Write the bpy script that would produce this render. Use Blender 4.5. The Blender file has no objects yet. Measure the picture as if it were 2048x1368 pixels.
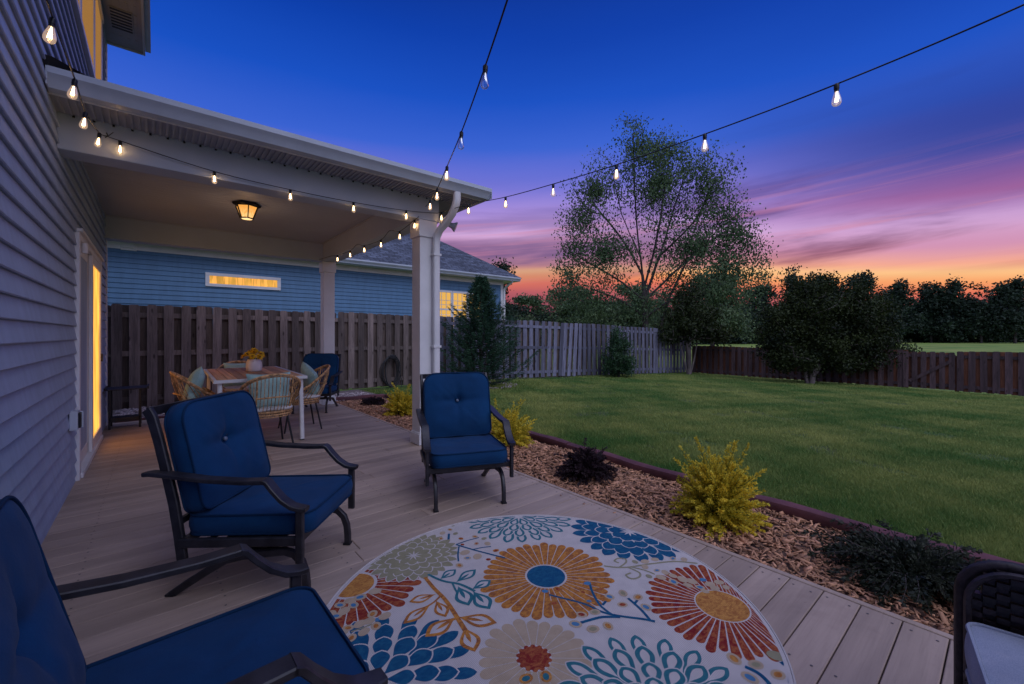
import bpy, math, random
import numpy as np
from mathutils import Vector, Matrix, noise as mnoise
random.seed(7)
RNG = np.random.default_rng(11)
PI = math.pi
sc = bpy.context.scene
col = sc.collection

def srgb(r, g, b):
    f = lambda c: (c/255/12.92) if c/255 <= .04045 else ((c/255+.055)/1.055)**2.4
    return (f(r), f(g), f(b), 1)

# ------------------------------------------------------------------ camera
YAW = math.radians(40.1)
SY, CY = math.sin(YAW), math.cos(YAW)
CAMZ = 1.25
cam_d = bpy.data.cameras.new('camera')
cam = bpy.data.objects.new('camera', cam_d); col.objects.link(cam)
cam.location = (0, 0, CAMZ)
cam.rotation_euler = (PI/2, 0, -YAW)
cam_d.lens = 847/2048*36; cam_d.sensor_width = 36
cam_d.shift_y = -15/2048
cam_d.clip_start = .05; cam_d.clip_end = 2000
sc.camera = cam

def ray(px, py):
    r = (px-1024)/847
    return r, Vector((SY + r*CY, CY - r*SY, -(py-669)/847))
def ground(px, py, z=0.0):
    r, d = ray(px, py)
    t = (z-CAMZ)/d.z
    return (d.x*t, d.y*t)
def at(px, d, py=None, z=None):
    """point seen in column px at depth d (metres)"""
    r, v = ray(px, py if py is not None else 669)
    p = v*d + Vector((0, 0, CAMZ))
    if z is not None: p.z = z
    return p

# ------------------------------------------------------------------ world
SKY_GAIN = 1.0
w = bpy.data.worlds.new('World'); sc.world = w; w.use_nodes = True
nt = w.node_tree; nt.nodes.clear()
class N:
    """little node helper"""
    def __init__(s, nt): s.nt = nt
    def new(s, t, **kw):
        n = s.nt.nodes.new(t)
        for k, v in kw.items(): setattr(n, k, v)
        return n
    def put(s, sock, v):
        if v is None: return
        if hasattr(v, 'is_linked') or hasattr(v, 'links'): s.nt.links.new(v, sock)
        else: sock.default_value = v
    def math(s, op, a, b=None, c=None, clamp=False):
        n = s.new('ShaderNodeMath', operation=op, use_clamp=clamp)
        s.put(n.inputs[0], a); s.put(n.inputs[1], b)
        if c is not None: s.put(n.inputs[2], c)
        return n.outputs[0]
    def mixc(s, f, a, b, mode='MIX'):
        n = s.new('ShaderNodeMix', data_type='RGBA', blend_type=mode)
        s.put(n.inputs[0], f); s.put(n.inputs[6], a); s.put(n.inputs[7], b)
        return n.outputs[2]
    def ramp(s, f, stops, interp='LINEAR'):
        n = s.new('ShaderNodeValToRGB'); cr = n.color_ramp; cr.interpolation = interp
        while len(cr.elements) > 1: cr.elements.remove(cr.elements[-1])
        cr.elements[0].position = stops[0][0]; cr.elements[0].color = stops[0][1]
        for p, c in stops[1:]:
            e = cr.elements.new(p); e.color = c
        s.put(n.inputs[0], f)
        return n.outputs[0]
    def maprange(s, v, a, b, c=0., d=1., smooth=True):
        n = s.new('ShaderNodeMapRange', interpolation_type='SMOOTHSTEP' if smooth else 'LINEAR')
        s.put(n.inputs[0], v)
        for i, x in zip((1, 2, 3, 4), (a, b, c, d)): n.inputs[i].default_value = x
        return n.outputs[0]
    def noise(s, vec, scale, detail=4, rough=.5, dist=0, dim='3D'):
        n = s.new('ShaderNodeTexNoise'); n.noise_dimensions = dim
        if vec is not None: s.put(n.inputs['Vector'], vec)
        n.inputs['Scale'].default_value = scale; n.inputs['Detail'].default_value = detail
        n.inputs['Roughness'].default_value = rough; n.inputs['Distortion'].default_value = dist
        return n.outputs[0]
    def mapping(s, vec, scale=(1, 1, 1), rot=(0, 0, 0), loc=(0, 0, 0)):
        n = s.new('ShaderNodeMapping')
        s.put(n.inputs[0], vec); n.inputs['Scale'].default_value = scale
        n.inputs['Rotation'].default_value = rot; n.inputs['Location'].default_value = loc
        return n.outputs[0]

n = N(nt)
tc = n.new('ShaderNodeTexCoord').outputs['Generated']
sep = n.new('ShaderNodeSeparateXYZ'); nt.links.new(tc, sep.inputs[0])
X, Y, Z = sep.outputs
fwd = n.math('ADD', n.math('MULTIPLY', X, SY), n.math('MULTIPLY', Y, CY))
rgt = n.math('SUBTRACT', n.math('MULTIPLY', X, CY), n.math('MULTIPLY', Y, SY))
# soft warping of the height so that the bands wander like thin cloud sheets
comb = n.new('ShaderNodeCombineXYZ')
n.put(comb.inputs[0], fwd); n.put(comb.inputs[1], rgt); n.put(comb.inputs[2], n.math('MULTIPLY', n.math('SUBTRACT', Z, n.math('MULTIPLY', rgt, .07)), 7.0))
warp = n.math('MULTIPLY', n.math('SUBTRACT', n.noise(comb.outputs[0], 1.1, 4, .5), .5), .05)
zz = n.math('ADD', n.math('ADD', Z, .0), warp)
rt = n.maprange(rgt, .15, .85)
zz = n.math('ADD', zz, n.math('MULTIPLY', rt, .048))
base = n.ramp(zz, [
    (0.00, srgb(88, 50, 84)), (.07, srgb(140, 66, 90)), (.095, srgb(176, 82, 96)), (.116, srgb(226, 112, 90)), (.132, srgb(244, 156, 100)), (.147, srgb(251, 194, 134)),
    (.160, srgb(242, 166, 142)), (.185, srgb(206, 142, 178)), (.225, srgb(208, 166, 216)),
    (.275, srgb(166, 140, 216)), (.33, srgb(118, 116, 212)), (.40, srgb(54, 96, 208)), (.48, srgb(16, 78, 194)),
    (.57, srgb(0, 60, 170)), (.66, srgb(0, 44, 138)), (1.0, srgb(10, 34, 100))])
# cloud bands: purple-grey streaks low down, indigo-magenta sheets on the right
c1 = n.noise(n.mapping(comb.outputs[0], (1.2, 1.1, 1.5), loc=(3.1, 1.7, .4)), 1.35, 6, .56, .35)
cl = n.maprange(c1, .42, .60)
band = n.math('MULTIPLY', n.maprange(Z, .09, .14), n.maprange(Z, .36, .24))
right = n.maprange(rgt, .10, .62)
cover = n.math('MULTIPLY', n.math('MULTIPLY', cl, band), n.math('ADD', n.math('MULTIPLY', right, .50), .45))
ccol = n.ramp(Z, [(.08, srgb(170, 76, 84)), (.14, srgb(150, 84, 104)), (.19, srgb(112, 82, 132)), (.27, srgb(92, 70, 140)), (.36, srgb(24, 50, 142)), (.5, srgb(6, 44, 140))])
s1 = n.mixc(cover, base, ccol)
# big darker sheet low on the right: indigo over magenta
sheet = n.math('MULTIPLY', n.maprange(rgt, .30, .74), n.math('MULTIPLY', n.maprange(zz, .20, .27), n.maprange(zz, .50, .36)))
scol = n.ramp(zz, [(.20, srgb(178, 128, 186)), (.235, srgb(164, 108, 170)), (.265, srgb(150, 84, 146)), (.305, srgb(98, 72, 150)), (.335, srgb(40, 58, 148)), (.42, srgb(6, 50, 150))])
s2 = n.mixc(n.math('MULTIPLY', sheet, .92), s1, scol)
c4 = n.noise(n.mapping(comb.outputs[0], (1.3, 1.1, .95), loc=(5, 9, 4)), 1.5, 6, .55, .5)
brk = n.math('MULTIPLY', n.math('MULTIPLY', n.maprange(c4, .47, .62), n.maprange(rgt, .28, .62)), n.math('MULTIPLY', n.maprange(Z, .19, .25), n.maprange(Z, .42, .32)))
s2 = n.mixc(n.math('MULTIPLY', brk, .75), s2, srgb(28, 44, 122))
# low purple cloud bank over the roof end, to the left of the tall tree
bank = n.math('MULTIPLY', n.math('MULTIPLY', n.maprange(zz, .150, .172), n.maprange(zz, .225, .190)), n.maprange(rgt, .42, .10))
c3 = n.noise(n.mapping(comb.outputs[0], (1.5, 1.5, 1.6), loc=(1, 5, 2)), 1.6, 5, .55, .2)
s2 = n.mixc(n.math('MULTIPLY', bank, n.maprange(c3, .30, .52, .25, .92)), s2, srgb(112, 82, 132))
# fine streaks
c2 = n.noise(n.mapping(comb.outputs[0], (.7, .7, 4.5), loc=(7, 2, 1)), 2.2, 5, .6, .2)
st = n.math('MULTIPLY', n.maprange(c2, .50, .70), n.math('MULTIPLY', n.maprange(Z, .10, .15), n.maprange(Z, .32, .20)))
s3 = n.mixc(n.math('MULTIPLY', st, .5), s2, srgb(206, 130, 160))
# unseen sky behind the viewer: pale lavender, brightened as added fill light
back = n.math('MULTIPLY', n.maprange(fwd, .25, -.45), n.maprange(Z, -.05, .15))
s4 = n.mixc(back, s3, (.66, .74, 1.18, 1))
zen = n.maprange(Z, .70, .97)
s5 = n.mixc(zen, s4, (.54, .60, 1.06, 1))  # overhead sky out of view, also brightened to add fill
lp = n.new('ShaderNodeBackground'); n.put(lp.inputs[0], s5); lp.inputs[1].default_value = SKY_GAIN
# faint physical twilight sky underneath
skyt = n.new('ShaderNodeTexSky'); skyt.sky_type = 'NISHITA'; skyt.sun_disc = False
skyt.sun_elevation = math.radians(-2.0); skyt.sun_rotation = math.radians(75)
b2 = n.new('ShaderNodeBackground'); nt.links.new(skyt.outputs[0], b2.inputs[0]); b2.inputs[1].default_value = .05
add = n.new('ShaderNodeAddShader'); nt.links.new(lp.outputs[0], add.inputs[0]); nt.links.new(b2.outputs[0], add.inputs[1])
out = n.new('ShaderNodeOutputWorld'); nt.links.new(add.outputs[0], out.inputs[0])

# dusk glow as a very soft sun, high and behind the viewer
sl = bpy.data.lights.new('sun', 'SUN'); sl.energy = .80; sl.angle = math.radians(50); sl.color = (.86, .88, 1.0)
so = bpy.data.objects.new('sun', sl); col.objects.link(so)
so.rotation_euler = Vector((-.10, -.62, .75)).to_track_quat('Z', 'Y').to_euler()

sc.view_settings.view_transform = 'Standard'; sc.view_settings.look = 'None'
sc.view_settings.exposure = 0; sc.view_settings.gamma = 1
sc.render.engine = 'CYCLES'
sc.cycles.use_denoising = True
sc.cycles.max_bounces = 6; sc.cycles.transparent_max_bounces = 12
sc.cycles.sample_clamp_indirect = 3.0

# ------------------------------------------------------------------ materials
def mat(name, color, rough=.7, var=.12, vscale=3.0, bump=0., bscale=60., stretch=(1, 1, 1), metal=0., spec=.4, attr=None,
        color2=None, emis=None, estr=0., sheen=0., extra=None, trans=0., av=.4):
    m = bpy.data.materials.new(name); m.use_nodes = True
    nt = m.node_tree; nt.nodes.clear(); q = N(nt)
    o = q.new('ShaderNodeOutputMaterial'); p = q.new('ShaderNodeBsdfPrincipled')
    tc = q.new('ShaderNodeTexCoord').outputs['Object']
    v = q.mapping(tc, stretch)
    f = q.noise(v, vscale, 6, .6)
    c = tuple(color[:3])+(1,)
    c2 = tuple(color2[:3])+(1,) if color2 else tuple(x*(1-var*2) for x in c[:3])+(1,)
    c1 = c if color2 else tuple(min(1, x*(1+var)) for x in c[:3])+(1,)
    rgb = q.mixc(q.maprange(f, .3, .7), c2, c1)
    if attr:
        a = q.new('ShaderNodeAttribute', attribute_name=attr).outputs['Fac']
        rgb = q.mixc(q.maprange(a, 0, 1, 0, 1, False), q.mixc(1., rgb, (1-av, 1-av, 1-av, 1), 'MULTIPLY'), q.mixc(1., rgb, (1+av, 1+av, 1+av, 1), 'MULTIPLY'))
    if extra: rgb = extra(q, v, tc, rgb)
    q.put(p.inputs['Base Color'], rgb)
    q.put(p.inputs['Roughness'], q.math('ADD', rough-.06, q.math('MULTIPLY', f, .12)))
    p.inputs['Metallic'].default_value = metal
    p.inputs['Specular IOR Level'].default_value = spec
    if sheen: p.inputs['Sheen Weight'].default_value = sheen
    if emis: p.inputs['Emission Color'].default_value = tuple(emis[:3])+(1,); p.inputs['Emission Strength'].default_value = estr
    if bump:
        b = q.new('ShaderNodeBump'); b.inputs['Strength'].default_value = 1; b.inputs['Distance'].default_value = bump
        q.put(b.inputs['Height'], q.noise(v, bscale, 5, .6)); q.put(p.inputs['Normal'], b.outputs[0])
    q.put(o.inputs[0], p.outputs[0])
    return m

def leafmat(name, ca, cb, rough=.6, transl=.25):
    m = bpy.data.materials.new(name); m.use_nodes = True
    nt = m.node_tree; nt.nodes.clear(); q = N(nt)
    o = q.new('ShaderNodeOutputMaterial'); p = q.new('ShaderNodeBsdfPrincipled')
    a = q.new('ShaderNodeAttribute', attribute_name='var').outputs['Fac']
    rgb = q.mixc(a, tuple(ca[:3])+(1,), tuple(cb[:3])+(1,))
    q.put(p.inputs['Base Color'], rgb); p.inputs['Roughness'].default_value = rough
    p.inputs['Specular IOR Level'].default_value = .25
    t = q.new('ShaderNodeBsdfTranslucent'); q.put(t.inputs[0], rgb)
    mx = q.new('ShaderNodeMixShader'); mx.inputs[0].default_value = transl
    q.put(mx.inputs[1], p.outputs[0]); q.put(mx.inputs[2], t.outputs[0]); q.put(o.inputs[0], mx.outputs[0])
    return m

def emit(name, c, s, pattern=None):
    m = bpy.data.materials.new(name); m.use_nodes = True
    nt = m.node_tree; nt.nodes.clear(); q = N(nt)
    o = q.new('ShaderNodeOutputMaterial'); e = q.new('ShaderNodeEmission')
    tc = q.new('ShaderNodeTexCoord').outputs['Object']
    rgb = tuple(c[:3])+(1,)
    if pattern: rgb = pattern(q, tc, rgb)
    q.put(e.inputs[0], rgb); e.inputs[1].default_value = s; q.put(o.inputs[0], e.outputs[0])
    return m

def wood_extra(seed=0.0, knots=True, dark=.35, axis=2):
    def f(q, v, tc, rgb):
        st = [14, 14, 14]; st[axis] = .9
        a = q.new('ShaderNodeAttribute', attribute_name='var').outputs['Fac']
        off = q.new('ShaderNodeVectorMath', operation='ADD'); q.put(off.inputs[0], tc)
        cb = q.new('ShaderNodeCombineXYZ'); q.put(cb.inputs[axis], q.math('MULTIPLY', a, 37.0)); q.put(off.inputs[1], cb.outputs[0])
        g = q.noise(q.mapping(off.outputs[0], tuple(st)), 3.0, 5, .6, 1.2)
        rgb = q.mixc(q.maprange(g, .42, .68, 0, .55), rgb, q.mixc(1., rgb, (dark, dark, dark, 1), 'MULTIPLY'))
        if knots:
            ks = [8.5, 8.5, 8.5]; ks[axis] = 3.0
            vo = q.new('ShaderNodeTexVoronoi'); q.put(vo.inputs['Vector'], q.mapping(off.outputs[0], tuple(ks))); vo.inputs['Scale'].default_value = 1.0
            k = q.maprange(vo.outputs['Distance'], .20, .05)
            rgb = q.mixc(q.math('MULTIPLY', k, .8), rgb, q.mixc(1., rgb, (.16, .13, .12, 1), 'MULTIPLY'))
        # damp staining of the feet of the boards
        return rgb
    return f

M = {}
M['siding'] = mat('siding_paint', (.42, .45, .53), .55, .05, 2.2, .0012, 25, (1, 6, 1), spec=.35)
def siding_extra(q, v, tc, rgb):
    f = q.noise(q.mapping(tc, (1, 1, 1)), 1.2, 5, .6, .4)
    rgb = q.mixc(q.maprange(f, .45, .7, 0, .3), rgb, q.mixc(1., rgb, (.80, .79, .78, 1), 'MULTIPLY'))
    g = q.noise(q.mapping(tc, (1, 3, .6)), 11.0, 4, .7)
    return q.mixc(q.maprange(g, .60, .72, 0, .35), rgb, q.mixc(1., rgb, (.72, .71, .70, 1), 'MULTIPLY'))
M['siding'] = mat('siding_paint', (.36, .44, .57), .55, .05, 2.2, .0012, 25, (1, 6, 1), spec=.35, extra=siding_extra)
M['white'] = mat('white_trim', (.74, .73, .73), .45, .04, 3, .0006, 40)
M['beam'] = mat('beam_wrap', (.46, .51, .58), .5, .03, 2, .0004, 30)
M['ceiling'] = mat('ceiling_panel', (.43, .45, .49), .55, .03, 2)
M['soffit'] = mat('soffit_vinyl', (.33, .34, .38), .5, .04, 4)
M['gutter'] = mat('gutter_aluminium', (.47, .52, .59), .35, .05, 2.5, spec=.5)
M['black'] = mat('black_plastic', (.012, .012, .014), .45, .1, 8)
M['shingle_dark'] = mat('dark_shingle', (.02, .02, .024), .9, .3, 20, .003, 120)
M['blue_siding'] = mat('blue_siding_paint', (.090, .200, .335), .55, .06, 1.5, .001, 22, (6, 1, 1))
def deck_extra(q, v, tc, rgb):
    g = q.noise(q.mapping(tc, (2.0, 60, 20)), 2.0, 4, .6, .3)
    rgb = q.mixc(q.maprange(g, .45, .7, 0, .22), rgb, q.mixc(1., rgb, (.6, .58, .58, 1), 'MULTIPLY'))
    big = q.noise(q.mapping(tc, (1, 1.3, 1), loc=(1, 3, 0)), 1.1, 6, .65, .8)
    rgb = q.mixc(q.maprange(big, .50, .68, 0, .45), rgb, q.mixc(1., rgb, (.70, .68, .68, 1), 'MULTIPLY'))
    scuff = q.noise(q.mapping(tc, (3, 60, 1), rot=(0, 0, .35)), 1.6, 4, .7)
    rgb = q.mixc(q.maprange(scuff, .66, .72, 0, .35), rgb, (.46, .42, .40, 1))
    d = q.noise(q.mapping(tc, (1, 1, 1), loc=(4, 8, 0)), 26.0, 3, .55)
    rgb = q.mixc(q.maprange(d, .70, .76, 0, .5), rgb, q.mixc(1., rgb, (.45, .42, .42, 1), 'MULTIPLY'))
    return rgb
M['deck'] = mat('painted_deck_board', (.430, .318, .250), .62, .09, 1.3, .0008, 40, (.6, 6, 1), spec=.3, attr='var', av=.15, extra=deck_extra)
M['deck_dark'] = mat('deck_gap_shade', (.03, .026, .025), .9)
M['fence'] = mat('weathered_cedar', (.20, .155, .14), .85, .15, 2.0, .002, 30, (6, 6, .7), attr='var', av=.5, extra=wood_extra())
M['fence_shaded'] = mat('weathered_cedar_shaded', (.11, .08, .068), .88, .15, 2.0, .002, 30, (6, 6, .7), attr='var', extra=wood_extra())  # same cedar, colour darkened to paint in the shade between front boards
M['fence_grey'] = mat('silver_cedar', (.16, .16, .215), .85, .15, 2.0, .002, 30, (6, 6, .7), attr='var', extra=wood_extra())
M['fence_red'] = mat('red_cedar', (.095, .058, .058), .85, .2, 2.0, .002, 30, (6, 6, .7), attr='var', extra=wood_extra())
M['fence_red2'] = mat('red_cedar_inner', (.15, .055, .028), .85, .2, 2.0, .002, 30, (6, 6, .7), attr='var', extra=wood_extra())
M['timber'] = mat('stained_timber', (.13, .048, .055), .7, .2, 3.0, .003, 30, (1, 1, 1), spec=.3)
M['frame'] = mat('bronze_metal', (.030, .028, .034), .42, .25, 14, .0004, 90, spec=.5, metal=.2)
def fabric_extra(q, v, tc, rgb):
    g = q.noise(q.mapping(tc, (1, 1, 1)), 420.0, 2, .5)
    rgb = q.mixc(q.maprange(g, .4, .6, 0, .35), rgb, q.mixc(1., rgb, (.5, .55, .6, 1), 'MULTIPLY'))
    f = q.noise(q.mapping(tc, (1, 1, 1), loc=(2, 7, 1)), 6.0, 5, .65, .5)
    return q.mixc(q.maprange(f, .45, .7, 0, .30), rgb, q.mixc(1., rgb, (1.7, 1.45, 1.25, 1), 'MULTIPLY'))
M['navy'] = mat('navy_fabric', (.003, .046, .136), .85, .10, 3, .0016, 22, sheen=.04, spec=.2, extra=fabric_extra)
M['piping'] = mat('navy_piping', (.002, .028, .080), .8, .1, 5, spec=.2)
M['button'] = mat('button_grey', (.13, .16, .22), .6, .1, 5)
M['rattan'] = mat('rattan', (.54, .31, .14), .6, .3, 30, .002, 160, attr='var')
M['mint'] = mat('mint_fabric', (.38, .58, .54), .85, .08, 5, .0015, 40, sheen=.1, spec=.2, extra=fabric_extra)
M['pad'] = mat('white_pad_fabric', (.62, .60, .58), .85, .06, 6, .001, 40)
M['teak'] = mat('teak_slats', (.66, .36, .16), .55, .15, 2, .0005, 40, (12, .6, 1), attr='var')
M['tablewhite'] = mat('table_white_metal', (.70, .69, .68), .4, .03, 3)
M['blackmetal'] = mat('black_metal', (.014, .014, .017), .45, .1, 6)
M['vase'] = mat('white_ceramic', (.72, .66, .66), .35, .04, 4, .002, 30)
M['petal'] = mat('yellow_petal', (.85, .50, .015), .6, .15, 30)
M['florets'] = mat('flower_eye', (.30, .14, .02), .8, .3, 60)
M['stalk'] = mat('green_stalk', (.05, .13, .03), .6, .2, 20)
M['lens'] = mat('lamp_reflector', (.55, .55, .6), .25, .1, 20, spec=.6, metal=.6)
M['socket'] = M['black']
M['cord'] = M['black']
M['wicker'] = mat('dark_wicker', (.026, .018, .022), .5, .3, 40, .002, 120, attr='var', spec=.5)
M['greycush'] = mat('grey_cushion_fabric', (.34, .37, .47), .8, .06, 5, .001, 30, spec=.2, extra=fabric_extra)
M['rug_cream'] = None
def shingle_extra(q, v, tc, rgb):
    b = q.new('ShaderNodeTexBrick'); b.offset = .5; b.inputs['Scale'].default_value = 1
    b.inputs['Brick Width'].default_value = .30; b.inputs['Row Height'].default_value = .14; b.inputs['Mortar Size'].default_value = .012
    b.inputs['Color1'].default_value = (.55, .55, .55, 1); b.inputs['Color2'].default_value = (1.25, 1.25, 1.25, 1); b.inputs['Mortar'].default_value = (.28, .28, .28, 1)
    uv = q.new('ShaderNodeAttribute', attribute_name='ruv').outputs['Vector']
    q.put(b.inputs['Vector'], uv)
    return q.mixc(1., rgb, b.outputs[0], 'MULTIPLY')
M['roof'] = mat('asphalt_shingle', (.10, .115, .155), .9, .2, 9, .003, 120, extra=shingle_extra)
M['bark'] = mat('pale_bark', (.16, .13, .12), .9, .25, 6, .004, 40, (1, 1, .3))
M['bark_dark'] = mat('dark_bark', (.05, .04, .038), .9, .25, 6, .004, 40, (1, 1, .3))
M['soil'] = mat('mulch_soil', (.11, .062, .045), .95, .35, 14, .012, 50)
M['chips'] = mat('wood_chips', (.52, .265, .15), .85, .2, 12, .001, 90, attr='var', av=.55)
M['rocks'] = mat('river_rock', (.44, .36, .35), .7, .2, 10, .001, 60, attr='var')
M['gravelbase'] = mat('gravel_base', (.20, .155, .15), .9, .3, 40, .006, 60)
def lawn_extra(q, v, tc, rgb):
    f = q.noise(tc, .55, 5, .6, .6)
    rgb = q.mixc(q.maprange(f, .45, .68), rgb, (.085, .095, .030, 1))
    g = q.noise(q.mapping(tc, (1, 1, 1), loc=(9, 2, 0)), 1.3, 4, .55, .4)
    rgb = q.mixc(q.maprange(g, .62, .74, 0, .7), rgb, (.10, .075, .045, 1))
    h = q.noise(tc, 34.0, 4, .6)
    return q.mixc(q.maprange(h, .35, .65, 0, .6), rgb, q.mixc(1., rgb, (.4, .42, .4, 1), 'MULTIPLY'))
M['lawn'] = mat('lawn_ground', (.065, .115, .028), .95, .2, 5, .01, 40, extra=lawn_extra)
def field_extra(q, v, tc, rgb):
    f = q.noise(q.mapping(tc, (.05, .05, 1)), 3.0, 4, .6)
    return q.mixc(q.maprange(f, .4, .65), rgb, (.24, .28, .055, 1))
M['field'] = mat('mown_field', (.15, .24, .035), .95, .2, .3, extra=field_extra)

# ------------------------------------------------------------------ mesh builder
class MB:
    def __init__(s): s.v = []; s.f = []; s.mi = []; s.var = []; s.uv = {}
    def add(s, verts, faces, mi=0, var=None):
        o = len(s.v); s.v += [tuple(p) for p in verts]
        if var is None: var = random.random()
        for f in faces: s.f.append(tuple(i+o for i in f)); s.mi.append(mi); s.var.append(var)
        return o
    def hexa(s, c, mi=0, var=None):  # 8 corners: bottom 4 ccw, top 4 ccw
        s.add(c, [(3, 2, 1, 0), (4, 5, 6, 7), (0, 1, 5, 4), (1, 2, 6, 5), (2, 3, 7, 6), (3, 0, 4, 7)], mi, var)
    def box(s, x0, x1, y0, y1, z0, z1, mi=0, var=None):
        s.hexa([(x0, y0, z0), (x1, y0, z0), (x1, y1, z0), (x0, y1, z0), (x0, y0, z1), (x1, y0, z1), (x1, y1, z1), (x0, y1, z1)], mi, var)
    def cbox(s, x0, x1, y0, y1, z0, z1, c=.004, mi=0, var=None):
        """box with chamfered top edges"""
        s.hexa([(x0, y0, z0), (x1, y0, z0), (x1, y1, z0), (x0, y1, z0), (x0, y0, z1-c), (x1, y0, z1-c), (x1, y1, z1-c), (x0, y1, z1-c)], mi, var)
        o = len(s.v)-4
        a = [(x0+c, y0+c, z1), (x1-c, y0+c, z1), (x1-c, y1-c, z1), (x0+c, y1-c, z1)]
        s.f.pop(-5); s.mi.pop(-5); vv = s.var.pop(-5)
        n0 = len(s.v); s.v += a
        for f in [(n0, n0+1, n0+2, n0+3)]+[(o+i, o+(i+1) % 4, n0+(i+1) % 4, n0+i) for i in range(4)]:
            s.f.append(f); s.mi.append(mi); s.var.append(vv)
    def bar(s, p0, p1, wd, ht, side=None, mi=0, var=None):
        p0 = Vector(p0); p1 = Vector(p1); t = (p1-p0).normalized()
        side = Vector(side) if side else t.cross(Vector((0, 0, 1)))
        if side.length < 1e-4: side = Vector((1, 0, 0))
        side = (side - t*side.dot(t)).normalized(); u = side.cross(t)
        a = side*wd/2; b = u*ht/2
        s.hexa([p0-a-b, p0+a-b, p1+a-b, p1-a-b, p0-a+b, p0+a+b, p1+a+b, p1-a+b], mi, var)
    def sweep(s, pts, wd, ht, side, mi=0, var=None, taper=None):
        """rectangular section bar through pts; side is the constant width axis"""
        pts = [Vector(p) for p in pts]; side = Vector(side).normalized(); n = len(pts); rings = []
        for i, p in enumerate(pts):
            t = Vector((0, 0, 0))
            if i: t += (pts[i]-pts[i-1]).normalized()
            if i < n-1: t += (pts[i+1]-pts[i]).normalized()
            t.normalize(); u = side.cross(t).normalized()
            k = 1.0
            if 0 < i < n-1: k = 1/max(.5, t.dot((pts[i+1]-pts[i]).normalized()))
            wv = wd*(taper[i] if taper else 1)
            c = min(wv, ht)*.18
            r = []
            for (a, b) in ((-1, -1), (1, -1), (1, 1), (-1, 1)):
                sa, sb = side*(wv/2), u*(ht/2*k)
                if a*b > 0: r += [p + a*sa*(1-2*c/wv) + b*sb, p + a*sa + b*sb*(1-2*c/ht)][::(1 if True else -1)]
                else: r += [p + a*sa + b*sb*(1-2*c/ht), p + a*sa*(1-2*c/wv) + b*sb]
            # order corners counter-clockwise
            r = [p-side*(wv/2-c)-u*ht/2*k, p+side*(wv/2-c)-u*ht/2*k, p+side*wv/2-u*(ht/2-c)*k, p+side*wv/2+u*(ht/2-c)*k,
                 p+side*(wv/2-c)+u*ht/2*k, p-side*(wv/2-c)+u*ht/2*k, p-side*wv/2+u*(ht/2-c)*k, p-side*wv/2-u*(ht/2-c)*k]
            rings.append(r)
        vs = [q for r in rings for q in r]; fs = []
        for i in range(n-1):
            for j in range(8): a = i*8+j; b = i*8+(j+1) % 8; fs.append((a, b, b+8, a+8))
        fs.append(tuple(range(7, -1, -1))); fs.append(tuple(range((n-1)*8, n*8)))
        s.add(vs, fs, mi, var)
    def tube(s, pts, r, seg=8, mi=0, var=None, closed=False, cap=True):
        pts = [Vector(p) for p in pts]; n = len(pts)
        rr = r if isinstance(r, (list, tuple)) else [r]*n
        prev = None; vs = []
        for i, p in enumerate(pts):
            if closed: t = (pts[(i+1) % n]-pts[i-1])
            else: t = pts[min(i+1, n-1)]-pts[max(i-1, 0)]
            if t.length < 1e-9: t = Vector((0, 0, 1))
            t.normalize()
            if prev is None:
                a = t.cross(Vector((0, 0, 1)))
                if a.length < .1: a = t.cross(Vector((1, 0, 0)))
            else:
                a = prev - t*prev.dot(t)
            a.normalize(); prev = a; b = t.cross(a)
            for k in range(seg):
                th = 2*PI*k/seg; vs.append(p + (a*math.cos(th)+b*math.sin(th))*rr[i])
        fs = []
        for i in range(n if closed else n-1):
            i2 = (i+1) % n
            for k in range(seg):
                k2 = (k+1) % seg; fs.append((i*seg+k, i*seg+k2, i2*seg+k2, i2*seg+k))
        if cap and not closed:
            fs.append(tuple(range(seg-1, -1, -1))); fs.append(tuple(range((n-1)*seg, n*seg)))
        s.add(vs, fs, mi, var)
    def lathe(s, prof, c=(0, 0, 0), seg=20, mi=0, var=None, cap=True):
        vs = []; fs = []
        for (r, z) in prof:
            for k in range(seg):
                th = 2*PI*k/seg; vs.append((c[0]+r*math.cos(th), c[1]+r*math.sin(th), c[2]+z))
        for i in range(len(prof)-1):
            for k in range(seg):
                k2 = (k+1) % seg; fs.append((i*seg+k, i*seg+k2, (i+1)*seg+k2, (i+1)*seg+k))
        if cap: fs.append(tuple(range(seg-1, -1, -1))); fs.append(tuple(range((len(prof)-1)*seg, len(prof)*seg)))
        s.add(vs, fs, mi, var)
    def xform(s, mtx, start=0):
        for i in range(start, len(s.v)): s.v[i] = tuple(mtx @ Vector(s.v[i]))
    def build(s, name, mats, parent=None, world=False, smooth=None, bevel=0):
        me = bpy.data.meshes.new(name)
        vs = s.v
        if parent is not None and world:
            l = parent.location; vs = [(a[0]-l.x, a[1]-l.y, a[2]-l.z) for a in s.v]
        me.from_pydata(vs, [], s.f)
        if not isinstance(mats, (list, tuple)): mats = [mats]
        for m in mats: me.materials.append(m)
        if len(mats) > 1: me.polygons.foreach_set('material_index', s.mi)
        a = me.attributes.new('var', 'FLOAT', 'FACE'); a.data.foreach_set('value', s.var)
        if smooth is not None:
            me.polygons.foreach_set('use_smooth', [True]*len(s.f))
            me.set_sharp_from_angle(angle=math.radians(smooth))
        me.update()
        o = bpy.data.objects.new(name, me); col.objects.link(o)
        if parent is not None: o.parent = parent
        if bevel:
            b = o.modifiers.new('bevel', 'BEVEL'); b.width = bevel; b.segments = 2; b.limit_method = 'ANGLE'; b.angle_limit = math.radians(40)
        return o

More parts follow.
